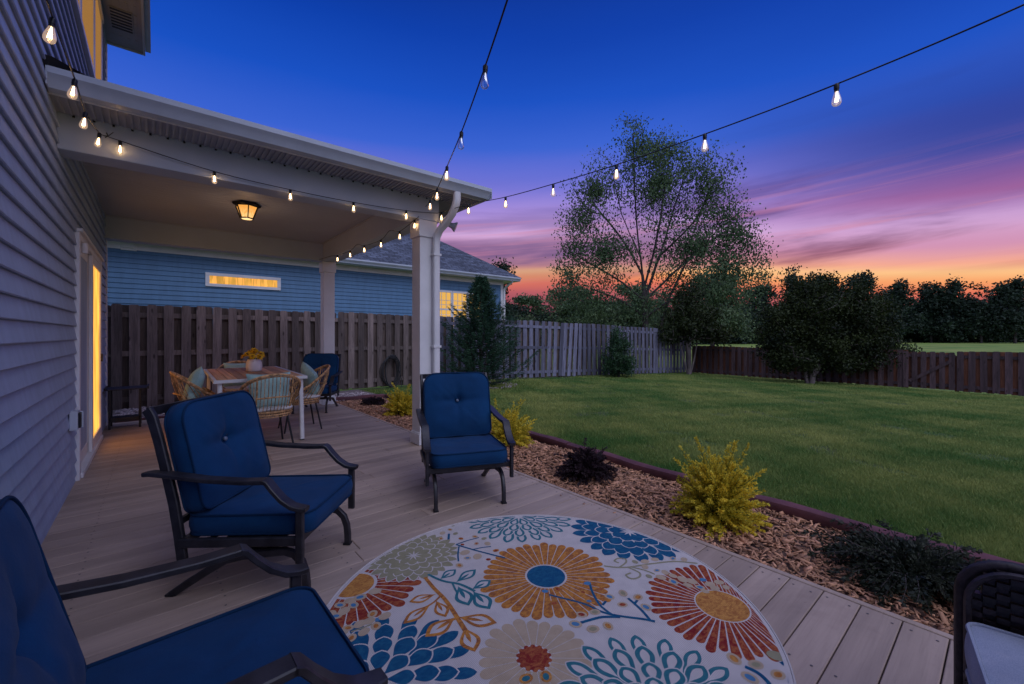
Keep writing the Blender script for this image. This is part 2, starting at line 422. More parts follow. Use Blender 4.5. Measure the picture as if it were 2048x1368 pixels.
def tag(o, label=None, cat=None, group=None, kind=None):
    if label: o['label'] = label
    if cat: o['category'] = cat
    if group: o['group'] = group
    if kind: o['kind'] = kind
    return o
def thing(name, label, cat, loc=(0, 0, 0), rz=0, group=None):
    o = bpy.data.objects.new(name, None); col.objects.link(o); o.location = loc; o.rotation_euler = (0, 0, rz)
    o.empty_display_size = .1
    return tag(o, label, cat, group)
def copy_tree(o, parent=None):
    c = o.copy(); col.objects.link(c); c.parent = parent
    for ch in [x for x in bpy.data.objects if x.parent == o]: copy_tree(ch, c)
    return c

def nmesh(name, verts, faces_n, nper, mats, var=None, parent=None, smooth=False):
    """fast mesh of many equal-sided faces: verts (N,3), faces (F,nper)"""
    me = bpy.data.meshes.new(name)
    F = len(faces_n)
    me.vertices.add(len(verts)); me.vertices.foreach_set('co', np.asarray(verts, dtype=np.float32).ravel())
    me.loops.add(F*nper); me.loops.foreach_set('vertex_index', np.asarray(faces_n, dtype=np.int32).ravel())
    me.polygons.add(F); me.polygons.foreach_set('loop_start', np.arange(0, F*nper, nper, dtype=np.int32))
    me.update(calc_edges=True)
    if var is not None:
        a = me.attributes.new('var', 'FLOAT', 'FACE'); a.data.foreach_set('value', np.asarray(var, dtype=np.float32))
    if smooth: me.polygons.foreach_set('use_smooth', np.ones(F, dtype=bool))
    me.materials.append(mats)
    o = bpy.data.objects.new(name, me); col.objects.link(o)
    if parent is not None: o.parent = parent
    return o

def leaves(name, C, size, m, var, parent=None, aspect=.55, dirs=None, flat=0.):
    """rhombic leaf faces at points C (N,3)"""
    Nn = len(C); C = np.asarray(C)
    if dirs is None: dirs = RNG.normal(size=(Nn, 3))
    dirs = dirs/np.maximum(1e-6, np.linalg.norm(dirs, axis=1, keepdims=True))
    b = RNG.normal(size=(Nn, 3)); b[:, 2] *= (1-flat)
    s2 = np.cross(dirs, b); s2 /= np.maximum(1e-6, np.linalg.norm(s2, axis=1, keepdims=True))
    sz = (np.asarray(size)*np.ones(Nn))[:, None]*RNG.uniform(.65, 1.35, (Nn, 1))
    V = np.stack([C-dirs*sz*.5, C+s2*sz*.5*aspect, C+dirs*sz*.5, C-s2*sz*.5*aspect], 1).reshape(-1, 3)
    return nmesh(name, V, np.arange(Nn*4).reshape(-1, 4), 4, m, var, parent)

def gz(x, y=0):
    t = np.maximum(0, np.minimum(1.05, (np.asarray(x)-3)/15))
    return -.07-.37*t**1.7
def gzf(x): return float(gz(x))

# ------------------------------------------------------------------ ground
def grid_sheet(name, xs, ys, zf, m):
    xs = np.asarray(xs); ys = np.asarray(ys)
    XX, YY = np.meshgrid(xs, ys); ZZ = zf(XX, YY)
    V = np.stack([XX, YY, ZZ], -1).reshape(-1, 3); nx = len(xs); F = []
    for j in range(len(ys)-1):
        for i in range(nx-1): a = j*nx+i; F.append((a, a+1, a+1+nx, a+nx))
    return nmesh(name, V, F, 4, m, smooth=True)
fld = grid_sheet('field', [-300, -60, -20, 0, 3, 8, 14, 18, 22, 30, 60, 120, 300, 700], [-500, -100, -30, -5, 5, 10, 20, 60, 150, 400, 800],
                 lambda x, y: gz(x)-.09, M['field'])
tag(fld, kind='structure')
lawn = grid_sheet('lawn', np.linspace(3.5, 17.98, 60), np.linspace(-9, 10.2, 60), lambda x, y: gz(x), M['lawn'])
tag(lawn, kind='structure')
soil = grid_sheet('mulch_bed', np.linspace(2.50, 3.62, 12), np.linspace(-3, 8.45, 50),
                  lambda x, y: -.048+.012*np.sin(x*5+y*1.3)*np.sin(y*2.2+.5), M['soil'])
tag(soil, kind='structure')
gb = grid_sheet('gravel_strip', np.linspace(-.6, 3.7, 16), np.linspace(8.0, 10.0, 8), lambda x, y: -.05+.0*x, M['gravelbase'])
tag(gb, kind='structure')

# grass blades
def patchiness(x, y):
    return (np.sin(x*1.3+1.1*np.sin(y*.9))*np.sin(y*1.1+.8*np.sin(x*.7+1)) + .6*np.sin(x*2.9+y*1.7)*np.sin(y*3.1-x*1.2))
def build_grass():
    n = 620000
    d = 2.0*np.exp(RNG.uniform(0, math.log(19.5/2.0), int(n*1.7)))     # log depth
    r = RNG.uniform(-.45, 1.3, int(n*1.7))
    x = d*(SY+r*CY); y = d*(CY-r*SY)
    ok = (x > 3.62) & (x < 17.9) & (y < 9.85-.06*np.maximum(0, x-8)) & (y > -8)
    # leave bare scuffs
    bare = (patchiness(x*1.7+3, y*1.7+8)+.35*patchiness(x*7, y*7) > 1.0)
    ok &= ~(bare & (RNG.uniform(0, 1, int(n*1.7)) < .75))
    x, y, d = x[ok][:n], y[ok][:n], d[ok][:n]; n = len(x)
    z = gz(x)
    h = RNG.uniform(.014, .036, n)*(1+.03*d)*(1+.25*np.clip(patchiness(x, y), -1, 1)); wd = (.0022+.0012*d)*RNG.uniform(.7, 1.3, n)
    th = RNG.uniform(0, 2*PI, n); lean = RNG.uniform(.2, 1.0, n)*h; la = RNG.uniform(0, 2*PI, n)
    dx, dy = np.cos(th)*wd/2, np.sin(th)*wd/2
    V = np.stack([np.stack([x-dx, y-dy, z-.003], 1), np.stack([x+dx, y+dy, z-.003], 1),
                  np.stack([x+np.cos(la)*lean, y+np.sin(la)*lean, z+h], 1)], 1).reshape(-1, 3)
    v = np.clip(.46+.26*patchiness(x*.8, y*.8)+.24*patchiness(x*2.1+4, y*2.3)+.10*patchiness(x*6+1, y*6)+RNG.normal(0, .15, n), 0, 1)
    m = leafmat('grass_blade', (.085, .200, .042), (.40, .42, .115), .6, .35)
    o = nmesh('grass', V, np.arange(n*3).reshape(-1, 3), 3, m, v)
    tag(o, 'short green lawn grass with yellowish patches filling the fenced yard', 'grass', kind='stuff')
build_grass()

# ------------------------------------------------------------------ deck
dk = MB()
pitch = .1429; y = .175-pitch*22
while y < 8.16:
    y1 = min(y+pitch-.005, 8.19)
    joints = [-.60]
    if random.random() < .8:
        joints.append(random.choice([.35, .9, 1.45, 1.9]) + random.uniform(-.02, .02))
    joints.append(2.497)
    for a, b in zip(joints, joints[1:]):
        dk.cbox(a+.0012, b-.0012, y, y1, -.028, random.uniform(-.0012, 0), .003, 0)
    y += pitch
dk.cbox(2.501, 2.535, -3.1, 8.19, -.14, .001, .003, 0, .6)      # rim board along the bed
dk.box(-.6, 2.49, 8.191, 8.22, -.14, -.004, 0, .3)
dk.box(-.6, 2.49, -3.1, 8.18, -.10, -.045, 1)                    # joist shade below the gaps
y = .175-pitch*22
while y < 8.1:                                                  # screw heads
    for x in (2.44, 1.9, 1.35, .8, .25, -.3):
        for k in (.03, .11): dk.lathe([(.0055, .0008), (.004, .0013)], (x+random.uniform(-.006, .006), y+k+random.uniform(-.006, .006), 0), 6, 2)
    y += pitch
deck = dk.build('deck', [M['deck'], M['deck_dark'], mat('screw_head', (.12, .10, .10), .6)])
tag(deck, kind='structure')

# ------------------------------------------------------------------ lap siding
def lap(mb, u0, u1, z0, z1, e, fr, holes=(), out=.021, seam=3.6):
    z = z0; k = 0
    while z < z1-1e-4:
        zt = min(z+e, z1); zc = (z+zt)/2
        segs = [(u0, u1)]
        for (a, b, c, d) in holes:
            if c < zc < d:
                ns = []
                for (p, q) in segs:
                    if b <= p or a >= q: ns.append((p, q)); continue
                    if a > p: ns.append((p, a))
                    if b < q: ns.append((b, q))
                segs = ns
        for (p, q) in segs:
            pts = [p]; x = p + (random.uniform(.6, 1.0)*seam if q-p > seam else 99)
            while x < q-.4: pts.append(x); x += seam
            pts.append(q)
            for i, (a, b) in enumerate(zip(pts, pts[1:])):
                oo = out+(.0012 if i % 2 else 0); a2 = a-(.03 if i else 0)
                v = .5+random.uniform(-.05, .05)
                c = [fr(a2, 0, z), fr(b, 0, z), fr(b, oo, z), fr(a2, oo, z), fr(a2, 0, zt), fr(b, 0, zt), fr(b, .002, zt), fr(a2, .002, zt)]
                # small rolled butt at the bottom edge
                mb.add([fr(a2, oo-.004, z+.0), fr(b, oo-.004, z+.0), fr(b, oo, z+.006), fr(a2, oo, z+.006), fr(b, .0025, zt), fr(a2, .0025, zt), fr(a2, -.002, z+.002), fr(b, -.002, z+.002)],
                       [(0, 1, 2, 3), (3, 2, 4, 5), (6, 7, 1, 0)], 0, v)
        z += e; k += 1

# ------------------------------------------------------------------ own house
XW = -.53
house = thing('house', 'grey lap sided house wall with lit patio door and lit upper window at the left', 'house', (XW-3, 2, -.1))
hb = MB()
hb.box(-6.5, XW-.004, -4, 8.095, -.15, 5.28, 0)
lap(hb, -4, 8.06, -.06, 5.27, .115, lambda u, o, z: (XW+o-.002, u, z),
    holes=[(5.16, 7.14, -.2, 2.16), (3.9, 7.42, 4.0, 5.2)])
hb.build('wall', [M['siding']], house, True)
ct = MB(); ct.box(XW-.09, XW+.022, 8.02, 8.115, -.08, 5.26); ct.build('corner_trim', M['white'], house, True, bevel=.003)
# eave
ev = MB()
ev.box(XW, -.135, -4, 8.0, 5.262, 5.28)
for i in range(60):
    yy = 7.9-i*.2
    for dx in (.06, .14, .22, .30): ev.box(XW+dx+.02, XW+dx+.05, yy-.17, yy, 5.2585, 5.2615)
ev.build('soffit', M['soffit'], house, True)
fa = MB(); fa.box(-.135, -.11, -4, 8.03, 5.24, 5.45); fa.box(XW-.2, -.136, 8.001, 8.03, 5.24, 5.45); fa.box(-.108, -.05, -4, 8.02, 5.30, 5.42)
fa.build('fascia', M['gutter'], house, True)
ev = MB(); ev.box(-.44, -.22, 7.1, 7.6, 5.252, 5.258)
for i in range(7): ev.box(-.43, -.23, 7.12+i*.068, 7.15+i*.068, 5.247, 5.2525, 1)
ev.build('soffit_vent', [M['soffit'], M['black']], house, True)
rf = MB()
vs = [(-.05, -4.1, 5.45), (-.05, 8.1, 5.45), (-3.5, 8.1, 7.6), (-3.5, -4.1, 7.6), (-7, -4.1, 5.45), (-7, 8.1, 5.45)]
rf.add(vs, [(0, 1, 2, 3), (3, 2, 5, 4), (1, 0, 4, 5), (0, 3, 4), (1, 5, 2)])
rf.build('roof', M['shingle_dark'], house, True)

def glow_pattern(q, tc, rgb):
    f = q.noise(q.mapping(tc, (2, 2, 1.2)), 1.6, 3, .5)
    g = q.noise(q.mapping(tc, (6, 6, .6)), 3.0, 2, .5)
    a = q.mixc(q.maprange(f, .3, .7), rgb, tuple(c*.55 for c in rgb[:3])+(1,))
    return q.mixc(q.maprange(g, .45, .6, 0, .35), a, (2.0, .85, .20, 1))
def blind_pattern(q, tc, rgb):
    wv = q.new('ShaderNodeTexWave'); wv.bands_direction = 'Z'; wv.inputs['Scale'].default_value = 8.5; wv.inputs['Distortion'].default_value = .2
    q.put(wv.inputs['Vector'], tc)
    return q.mixc(q.maprange(wv.outputs['Fac'], .2, .5), tuple(c*.55 for c in rgb[:3])+(1,), rgb)
M['doorglow'] = emit('lit_room', (1.75, .78, .12), 1.0, glow_pattern)
M['winglow'] = emit('lit_blinds', (.95, .46, .13), .42, blind_pattern)
M['nglow'] = emit('lit_window', (1.0, .55, .12), 1.0, blind_pattern)
M['nglow2'] = emit('lit_transom', (1.0, .50, .09), .95, glow_pattern)

# sliding patio door
D0, D1 = 5.20, 7.10
dr = MB()
dr.box(XW-.05, XW+.035, D0-.05, D0+.03, -.0, 2.13); dr.box(XW-.05, XW+.035, D1-.03, D1+.05, 0, 2.13)
dr.box(XW-.05, XW+.035, D0+.031, D1-.031, 2.07, 2.13); dr.box(XW-.05, XW+.05, D0+.031, D1-.031, 0, .045)
dr.box(XW-.02, XW+.055, D0-.06, D1+.06, 2.131, 2.16)
door = dr.build('patio_door', M['white'], house, True, bevel=.003)
dl = door.location
def sub(mb, name, m, parent, **k):
    # parent is a world-built mesh whose root sits at house.location
    l = house.location
    o = mb.build(name, m, None); me = o.data
    for v in me.vertices: v.co -= l
    o.parent = parent
    if k.get('bevel'): b = o.modifiers.new('bevel', 'BEVEL'); b.width = k['bevel']; b.segments = 2; b.limit_method = 'ANGLE'
    return o
def sash(y0, y1, xo, s=.085):
    a = MB(); zt, zb = 2.068, .046
    a.box(xo-.03, xo, y0, y0+s, zb, zt); a.box(xo-.03, xo, y1-s, y1, zb, zt)
    a.box(xo-.03, xo, y0+s, y1-s, zt-s, zt); a.box(xo-.03, xo, y0+s, y1-s, zb, zb+s*1.3)
    return a
sub(sash(D0+.032, 6.18, XW+.0), 'door_frame', M['white'], door, bevel=.003)
sub(sash(6.12, D1-.032, XW+.034), 'door_frame', M['white'], door, bevel=.003)
g = MB(); g.box(XW-.019, XW-.012, D0+.117, 6.095, .16, 1.983); sub(g, 'door_glass', M['doorglow'], door)
g = MB(); g.box(XW+.014, XW+.021, 6.205, D1-.117, .16, 1.983); sub(g, 'door_glass', M['doorglow'], door)
g = MB(); g.box(XW+.035, XW+.05, 6.99, 7.01, .93, 1.02); sub(g, 'handle', M['black'], door)
g = MB(); g.lathe([(.02, 0), (.024, .05), (.018, .09)], (XW+.05, 5.32, 1.97), 10); sub(g, 'sensor', M['white'], door)
# upper window
wz0, wz1 = 4.03, 5.16
wf = MB()
for a, b in ((3.93, 4.02), (5.35, 5.45), (6.45, 6.56), (7.30, 7.39)): wf.box(XW-.05, XW+.022, a, b, wz0, wz1)
wf.box(XW-.05, XW+.037, 3.93, 7.39, wz0-.05, wz0); wf.box(XW-.05, XW+.037, 3.93, 7.39, wz1, wz1+.05)
win = wf.build('window', M['white'], house, True, bevel=.003)
for a, b in ((4.02, 5.35), (5.45, 6.45), (6.56, 7.30)):
    g = MB(); g.box(XW-.01, XW+.012, a, b, wz0, wz1); sub(g, 'pane', M['winglow'], win)
# outlet box
ob = MB(); ob.box(XW+.012, XW+.06, 4.78, 4.90, .49, .64); ob.box(XW+.061, XW+.075, 4.795, 4.885, .505, .625, 1); ob.box(XW+.062, XW+.085, 4.86, 4.875, .5, .63)
ob.build('outlet_box', [M['gutter'], M['black']], house, True, bevel=.004)

# ------------------------------------------------------------------ porch roof with posts
porch = thing('porch', 'covered porch with white posts, wrapped beams and long gutter beside the grey wall', 'porch', (.9, 6.2, 0))
def pb(mb, name, m, **k): return mb.build(name, m, porch, True, **k)
for (px0, py0) in ((2.27, 4.31), (2.27, 7.88)):
    p = MB()
    x0, x1, y0, y1 = px0+.012, px0+.202, py0+.012, py0+.202
    p.box(x0, x1, y0, y1, .13, 2.36)
    p.box(x0-.018, x1+.018, y0-.018, y1+.018, .002, .125); p.box(x0-.010, x1+.010, y0-.010, y1+.010, .125, .14)
    p.box(x0-.018, x1+.018, y0-.018, y1+.018, 2.36, 2.549)
    po = pb(p, 'post', M['white'], bevel=.004)
b = MB(); b.box(XW+.002, 2.515, 4.30, 4.515, 2.55, 2.86); pb(b, 'beam', M['beam'], bevel=.006)
b = MB(); b.box(XW+.002, 2.515, 7.88, 8.095, 2.55, 2.86); pb(b, 'beam', M['beam'], bevel=.006)
b = MB(); b.box(2.268, 2.512, 4.516, 7.879, 2.553, 2.86); pb(b, 'beam', M['beam'], bevel=.006)
c = MB(); c.box(XW, 2.3, 4.5, 7.9, 2.862, 2.885)
i = 0; yy = 4.52
while yy < 7.87: c.box(XW, 2.268, yy, yy+.096, 2.8585, 2.862, 0, .5); yy += .1
c.build('ceiling', M['ceiling'], porch, True)
# narrow trim beads where beams meet the ceiling
tb = MB(); tb.box(XW, 2.267, 4.516, 4.53, 2.838, 2.8575); tb.box(XW, 2.267, 7.865, 7.879, 2.838, 2.8575); tb.box(2.253, 2.267, 4.531, 7.864, 2.838, 2.8575)
pb(tb, 'ceiling_trim', M['ceiling'])
# vented soffit
s = MB(); s.box(XW, 2.90, 3.965, 4.299, 2.806, 2.82); s.box(2.516, 2.90, 4.3, 8.4, 2.806, 2.82); s.box(XW, 2.515, 8.096, 8.4, 2.806, 2.82)
x = XW+.03
while x < 2.88: s.box(x, x+.016, 3.985, 4.285, 2.795, 2.8055, 0, .5); x += .04
yy = 4.32
while yy < 8.35: s.box(2.53, 2.88, yy, yy+.022, 2.799, 2.8055, 0, .5); yy += .05
pb(s, 'soffit', M['soffit'])
x = XW+.08
while x < 2.45:
    s = MB(); s.box(x, x+.014, 4.286, 4.2985, 2.786, 2.8, 0, .5); x += .1035; pb(s, 'soffit_clip', M['black'])
# K-style gutter profile swept along x
def ysweep(mb, prof, x0, x1, mi=0):
    nn = len(prof); vs = [(x0, y, z) for y, z in prof]+[(x1, y, z) for y, z in prof]
    fs = [(i, (i+1) % nn, (i+1) % nn+nn, i+nn) for i in range(nn)]+[tuple(range(nn-1, -1, -1)), tuple(range(nn, 2*nn))]
    mb.add(vs, fs, mi, .5)
g = MB()
prof = [(3.963, 2.795), (3.963, 2.905), (3.955, 2.905), (3.952, 2.80), (3.885, 2.80), (3.868, 2.835), (3.852, 2.858), (3.838, 2.872), (3.838, 2.900), (3.846, 2.900), (3.846, 2.907), (3.830, 2.907), (3.830, 2.868), (3.846, 2.85), (3.862, 2.828), (3.878, 2.793)]
ysweep(g, prof, XW+.02, 2.925)
g.box(XW+.013, XW+.02, 3.832, 3.962, 2.794, 2.906); g.box(2.925, 2.931, 3.832, 3.962, 2.794, 2.906)
pb(g, 'gutter', M['gutter'], smooth=25)
f = MB(); f.box(XW, 2.925, 3.964, 3.985, 2.79, 2.93); f.box(2.901, 2.925, 3.986, 8.42, 2.79, 2.93); pb(f, 'fascia', M['white'], bevel=.002)
r = MB()
r.add([(XW, 3.90, 2.925), (2.95, 3.90, 2.925), (2.95, 8.45, 2.925), (XW, 8.45, 2.925), (XW, 6.15, 3.62), (1.1, 6.15, 3.62)],
      [(0, 1, 5, 4), (1, 2, 5), (2, 3, 4, 5), (3, 0, 4), (3, 2, 1, 0)])
pb(r, 'roof', M['shingle_dark'])
r = MB(); r.hexa([(XW+.004, 3.83, 2.906), (XW+.02, 3.83, 2.906), (XW+.02, 4.1, 2.93), (XW+.004, 4.1, 2.93), (XW+.004, 3.80, 2.955), (XW+.045, 3.80, 2.955), (XW+.24, 4.02, 2.965), (XW+.004, 4.1, 3.06)])
pb(r, 'flashing', M['black'])
# downspout: from the gutter, back under the soffit and down the front of the post
d = MB()
pp = [(2.505, 3.905, 2.798), (2.505, 3.905, 2.72), (2.503, 3.925, 2.66), (2.50, 3.99, 2.58), (2.485, 4.10, 2.495), (2.468, 4.21, 2.43), (2.462, 4.262, 2.36), (2.46, 4.27, 2.28), (2.46, 4.27, 1.2), (2.46, 4.27, .14), (2.46, 4.255, .09), (2.46, 4.20, .05)]
d.sweep(pp, .078, .056, (1, 0, 0))
for z0 in (2.15, 1.1): d.box(2.41, 2.51, 4.236, 4.306, z0, z0+.025)
pb(d, 'downspout', M['white'], smooth=50)

# ceiling lantern
lamp = thing('ceiling_lamp', 'black lantern with amber ribbed glass glowing under the porch ceiling', 'ceiling lamp', (.86, 6.08, 2.858))
def hexring(r, z, ph=PI/6, c=(0, 0)): return [(c[0]+r*math.cos(ph+k*PI/3), c[1]+r*math.sin(ph+k*PI/3), z) for k in range(6)]
lb = MB(); lb.lathe([(.150, 0), (.155, -.012), (.145, -.030), (.125, -.038)], (0, 0, 0), 6)
lb.build('canopy', M['blackmetal'], lamp)
lb = MB(); t = hexring(.125, -.038); bt = hexring(.072, -.185)
for k in range(6):
    lb.bar(t[k], bt[k], .011, .011); lb.bar(bt[k], bt[(k+1) % 6], .012, .014)
    lb.bar(t[k], t[(k+1) % 6], .012, .012)
lb.build('cage', M['blackmetal'], lamp)
gl = MB(); a = hexring(.114, -.042); b2 = hexring(.062, -.182)
for k in range(6): gl.add([a[k], a[(k+1) % 6], b2[(k+1) % 6], b2[k]], [(0, 1, 2, 3)])
def rib(q, tc, rgb):
    s3 = q.new('ShaderNodeSeparateXYZ'); q.put(s3.inputs[0], tc)
    v = q.maprange(s3.outputs[2], -.17, -.05)
    nn = q.noise(q.mapping(tc, (60, 60, 5)), 1.5, 2, .5)
    c = q.mixc(q.maprange(nn, .35, .65), rgb, (1, .66, .26, 1))
    return q.mixc(v, c, (.85, .36, .07, 1))
gl.build('lamp_glass', emit('amber_glass', (1., .40, .09), 1.15, rib), lamp)
bl = MB(); bl.lathe([(.002, -.19), (.058, -.188), (.058, -.184)], (0, 0, 0), 14); bl.build('lamp_bottom', emit('warm_bottom', (1., .60, .25), 1.6), lamp)
ll = bpy.data.lights.new('lamp_light', 'POINT'); ll.energy = 1.5; ll.color = (1., .66, .42); ll.shadow_soft_size = .06
lo = bpy.data.objects.new('lamp_light', ll); col.objects.link(lo); lo.location = (0, 0, -.25); lo.parent = lamp

# floodlight at the porch corner
fl = thing('flood_light', 'twin headed security flood light under the porch roof corner', 'flood light', (2.60, 4.42, 2.60))
m = MB(); m.box(-.085, -.06, -.05, .05, -.05, .06); m.tube([(-.06, 0, 0), (-.02, -.02, -.01), (.0, -.05, -.02)], .016, 8); m.tube([(-.06, 0, 0), (.03, .01, 0), (.07, 0, -.005)], .016, 8)
m.build('mount', M['gutter'], fl, bevel=.004)
for p, dvec in (((-.005, -.075, -.03), (-.35, -.9, -.25)), ((.10, -.01, -.015), (.75, -.5, -.35))):
    q = MB(); q.lathe([(.018, 0), (.030, .02), (.034, .055), (.060, .095), (.062, .105), (.056, .105), (.03, .07), (.002, .065)], (0, 0, 0), 18)
    q.xform(Vector(dvec).to_track_quat('Z', 'Y').to_matrix().to_4x4()); q.xform(Matrix.Translation(p))
    h = q.build('lamp_head', M['gutter'], fl, smooth=40)
    q = MB(); q.lathe([(.052, .092), (.045, .10), (.002, .104)], (0, 0, 0), 16); q.xform(Vector(dvec).to_track_quat('Z', 'Y').to_matrix().to_4x4()); q.xform(Matrix.Translation(p))
    q.build('lens', M['lens'], h, smooth=40)

# ------------------------------------------------------------------ neighbour's house
YN = 13.0
nb = thing('neighbour_house', 'blue lap sided house with hipped shingle roof behind the tall fence', 'house', (4, 17, -.15))
def nbld(mb, name, m, **k): return mb.build(name, m, nb, True, **k)
XE = 10.46
q = MB(); q.box(-8, XE-.01, YN+.004, YN+9, -.15, 3.34)
lap(q, -8, XE-.08, .0, 3.36, .115, lambda u, o, z: (u, YN-o+.002, z), holes=[(.97, 2.61, 2.5, 2.75), (7.45, 9.45, 1.42, 2.78)], out=.018)
nbld(q, 'wall', M['blue_siding'])
q = MB(); q.box(XE-.10, XE+.02, YN-.022, YN+.1, -.1, 3.34); q.box(-8, XE+.02, YN-.03, YN-.0185, 3.18, 3.335); nbld(q, 'corner_trim', M['white'])
q = MB(); q.box(-8.5, XE+.45, YN-.42, YN, 3.34, 3.36); q.box(XE, XE+.45, YN, YN+9, 3.34, 3.36); nbld(q, 'soffit', M['white'])
q = MB(); ysweep(q, [(YN-.42, 3.33), (YN-.42, 3.46), (YN-.56, 3.46), (YN-.56, 3.42), (YN-.51, 3.36), (YN-.50, 3.33)], -8.5, XE+.48)
q.box(XE+.455, XE+.57, YN-.42, YN+9, 3.34, 3.46); nbld(q, 'gutter', M['gutter'])
q = MB(); q.sweep([(XE+.15, YN-.44, 3.34), (XE+.15, YN-.40, 3.28), (XE+.08, YN-.12, 3.12), (XE+.045, YN-.05, 3.02), (XE+.04, YN-.06, 0)], .08, .06, (1, 0, 0)); nbld(q, 'downspout', M['white'])
# hip roof with uv for shingles
ex0, ex1, ey0, ey1, ez = -8.55, XE+.55, YN-.55, YN+9.5, 3.455
ym = (ey0+ey1)/2; rise = (ym-ey0)*.66
me = bpy.data.meshes.new('roof')
A = [(ex0, ey0, ez), (ex1, ey0, ez), (ex1, ey1, ez), (ex0, ey1, ez), (ex0+5, ym, ez+rise), (ex1-(ym-ey0), ym, ez+rise)]
me.from_pydata(A, [], [(0, 1, 5, 4), (1, 2, 5), (2, 3, 4, 5), (3, 0, 4)])
at_ = me.attributes.new('ruv', 'FLOAT_VECTOR', 'CORNER')
vals = []
sl_ = math.hypot(1, .66)
for p in me.polygons:
    for li in p.loop_indices:
        co = A[me.loops[li].vertex_index]
        if p.index in (0, 2): vals += [co[0], abs((co[1]-(ey0 if p.index == 0 else ey1)))*sl_, 0]
        else: vals += [co[1], abs(co[0]-(ex1 if p.index == 1 else ex0))*sl_, 0]
at_.data.foreach_set('vector', vals); me.materials.append(M['roof'])
for v in me.vertices: v.co -= nb.location
ro = bpy.data.objects.new('roof', me); col.objects.link(ro); ro.parent = nb
# transom window
q = MB(); x0, x1, z0, z1 = .95, 2.63, 2.455, 2.80
q.box(x0, x1, YN-.05, YN-.0, z0, z0+.075); q.box(x0, x1, YN-.05, YN, z1-.075, z1); q.box(x0, x0+.085, YN-.05, YN, z0+.076, z1-.076); q.box(x1-.085, x1, YN-.05, YN, z0+.076, z1-.076)
w1 = nbld(q, 'window', M['white'], bevel=.006)
def subn(mb, name, m, parent):
    o = mb.build(name, m, None)
    for v in o.data.vertices: v.co -= nb.location
    o.parent = parent; return o
q = MB(); q.box(x0+.08, x1-.08, YN-.03, YN-.024, z0+.07, z1-.07); subn(q, 'pane', M['nglow2'], w1)
# triple window
for k, a in enumerate((7.50, 8.17, 8.84)):
    b_ = a+.56; q = MB()
    q.box(a-.05, a, YN-.05, YN, 1.5, 2.79); q.box(b_, b_+.05, YN-.05, YN, 1.5, 2.79); q.box(a-.05, b_+.05, YN-.052, YN, 2.74, 2.81); q.box(a, b_, YN-.05, YN, 2.11, 2.165); q.box(a-.05, b_+.05, YN-.052, YN, 1.46, 1.52)
    for j in (1, 2): xx = a+.56*j/3; q.box(xx-.008, xx+.008, YN-.042, YN-.02, 1.52, 2.74)
    for zz_ in (2.46, 2.30, 1.95, 1.8): q.box(a, b_, YN-.041, YN-.02, zz_-.008, zz_+.008)
    ww = nbld(q, 'window', M['white'])
    q = MB(); q.box(a, b_, YN-.018, YN-.012, 1.52, 2.74); subn(q, 'pane', M['nglow'], ww)
q = MB(); q.box(-.60, -.33, YN-.05, YN, 3.16, 3.40-.05); q.box(-.56, -.37, YN-.09, YN-.05, 3.21, 3.33); nbld(q, 'vent', M['white'], bevel=.006)

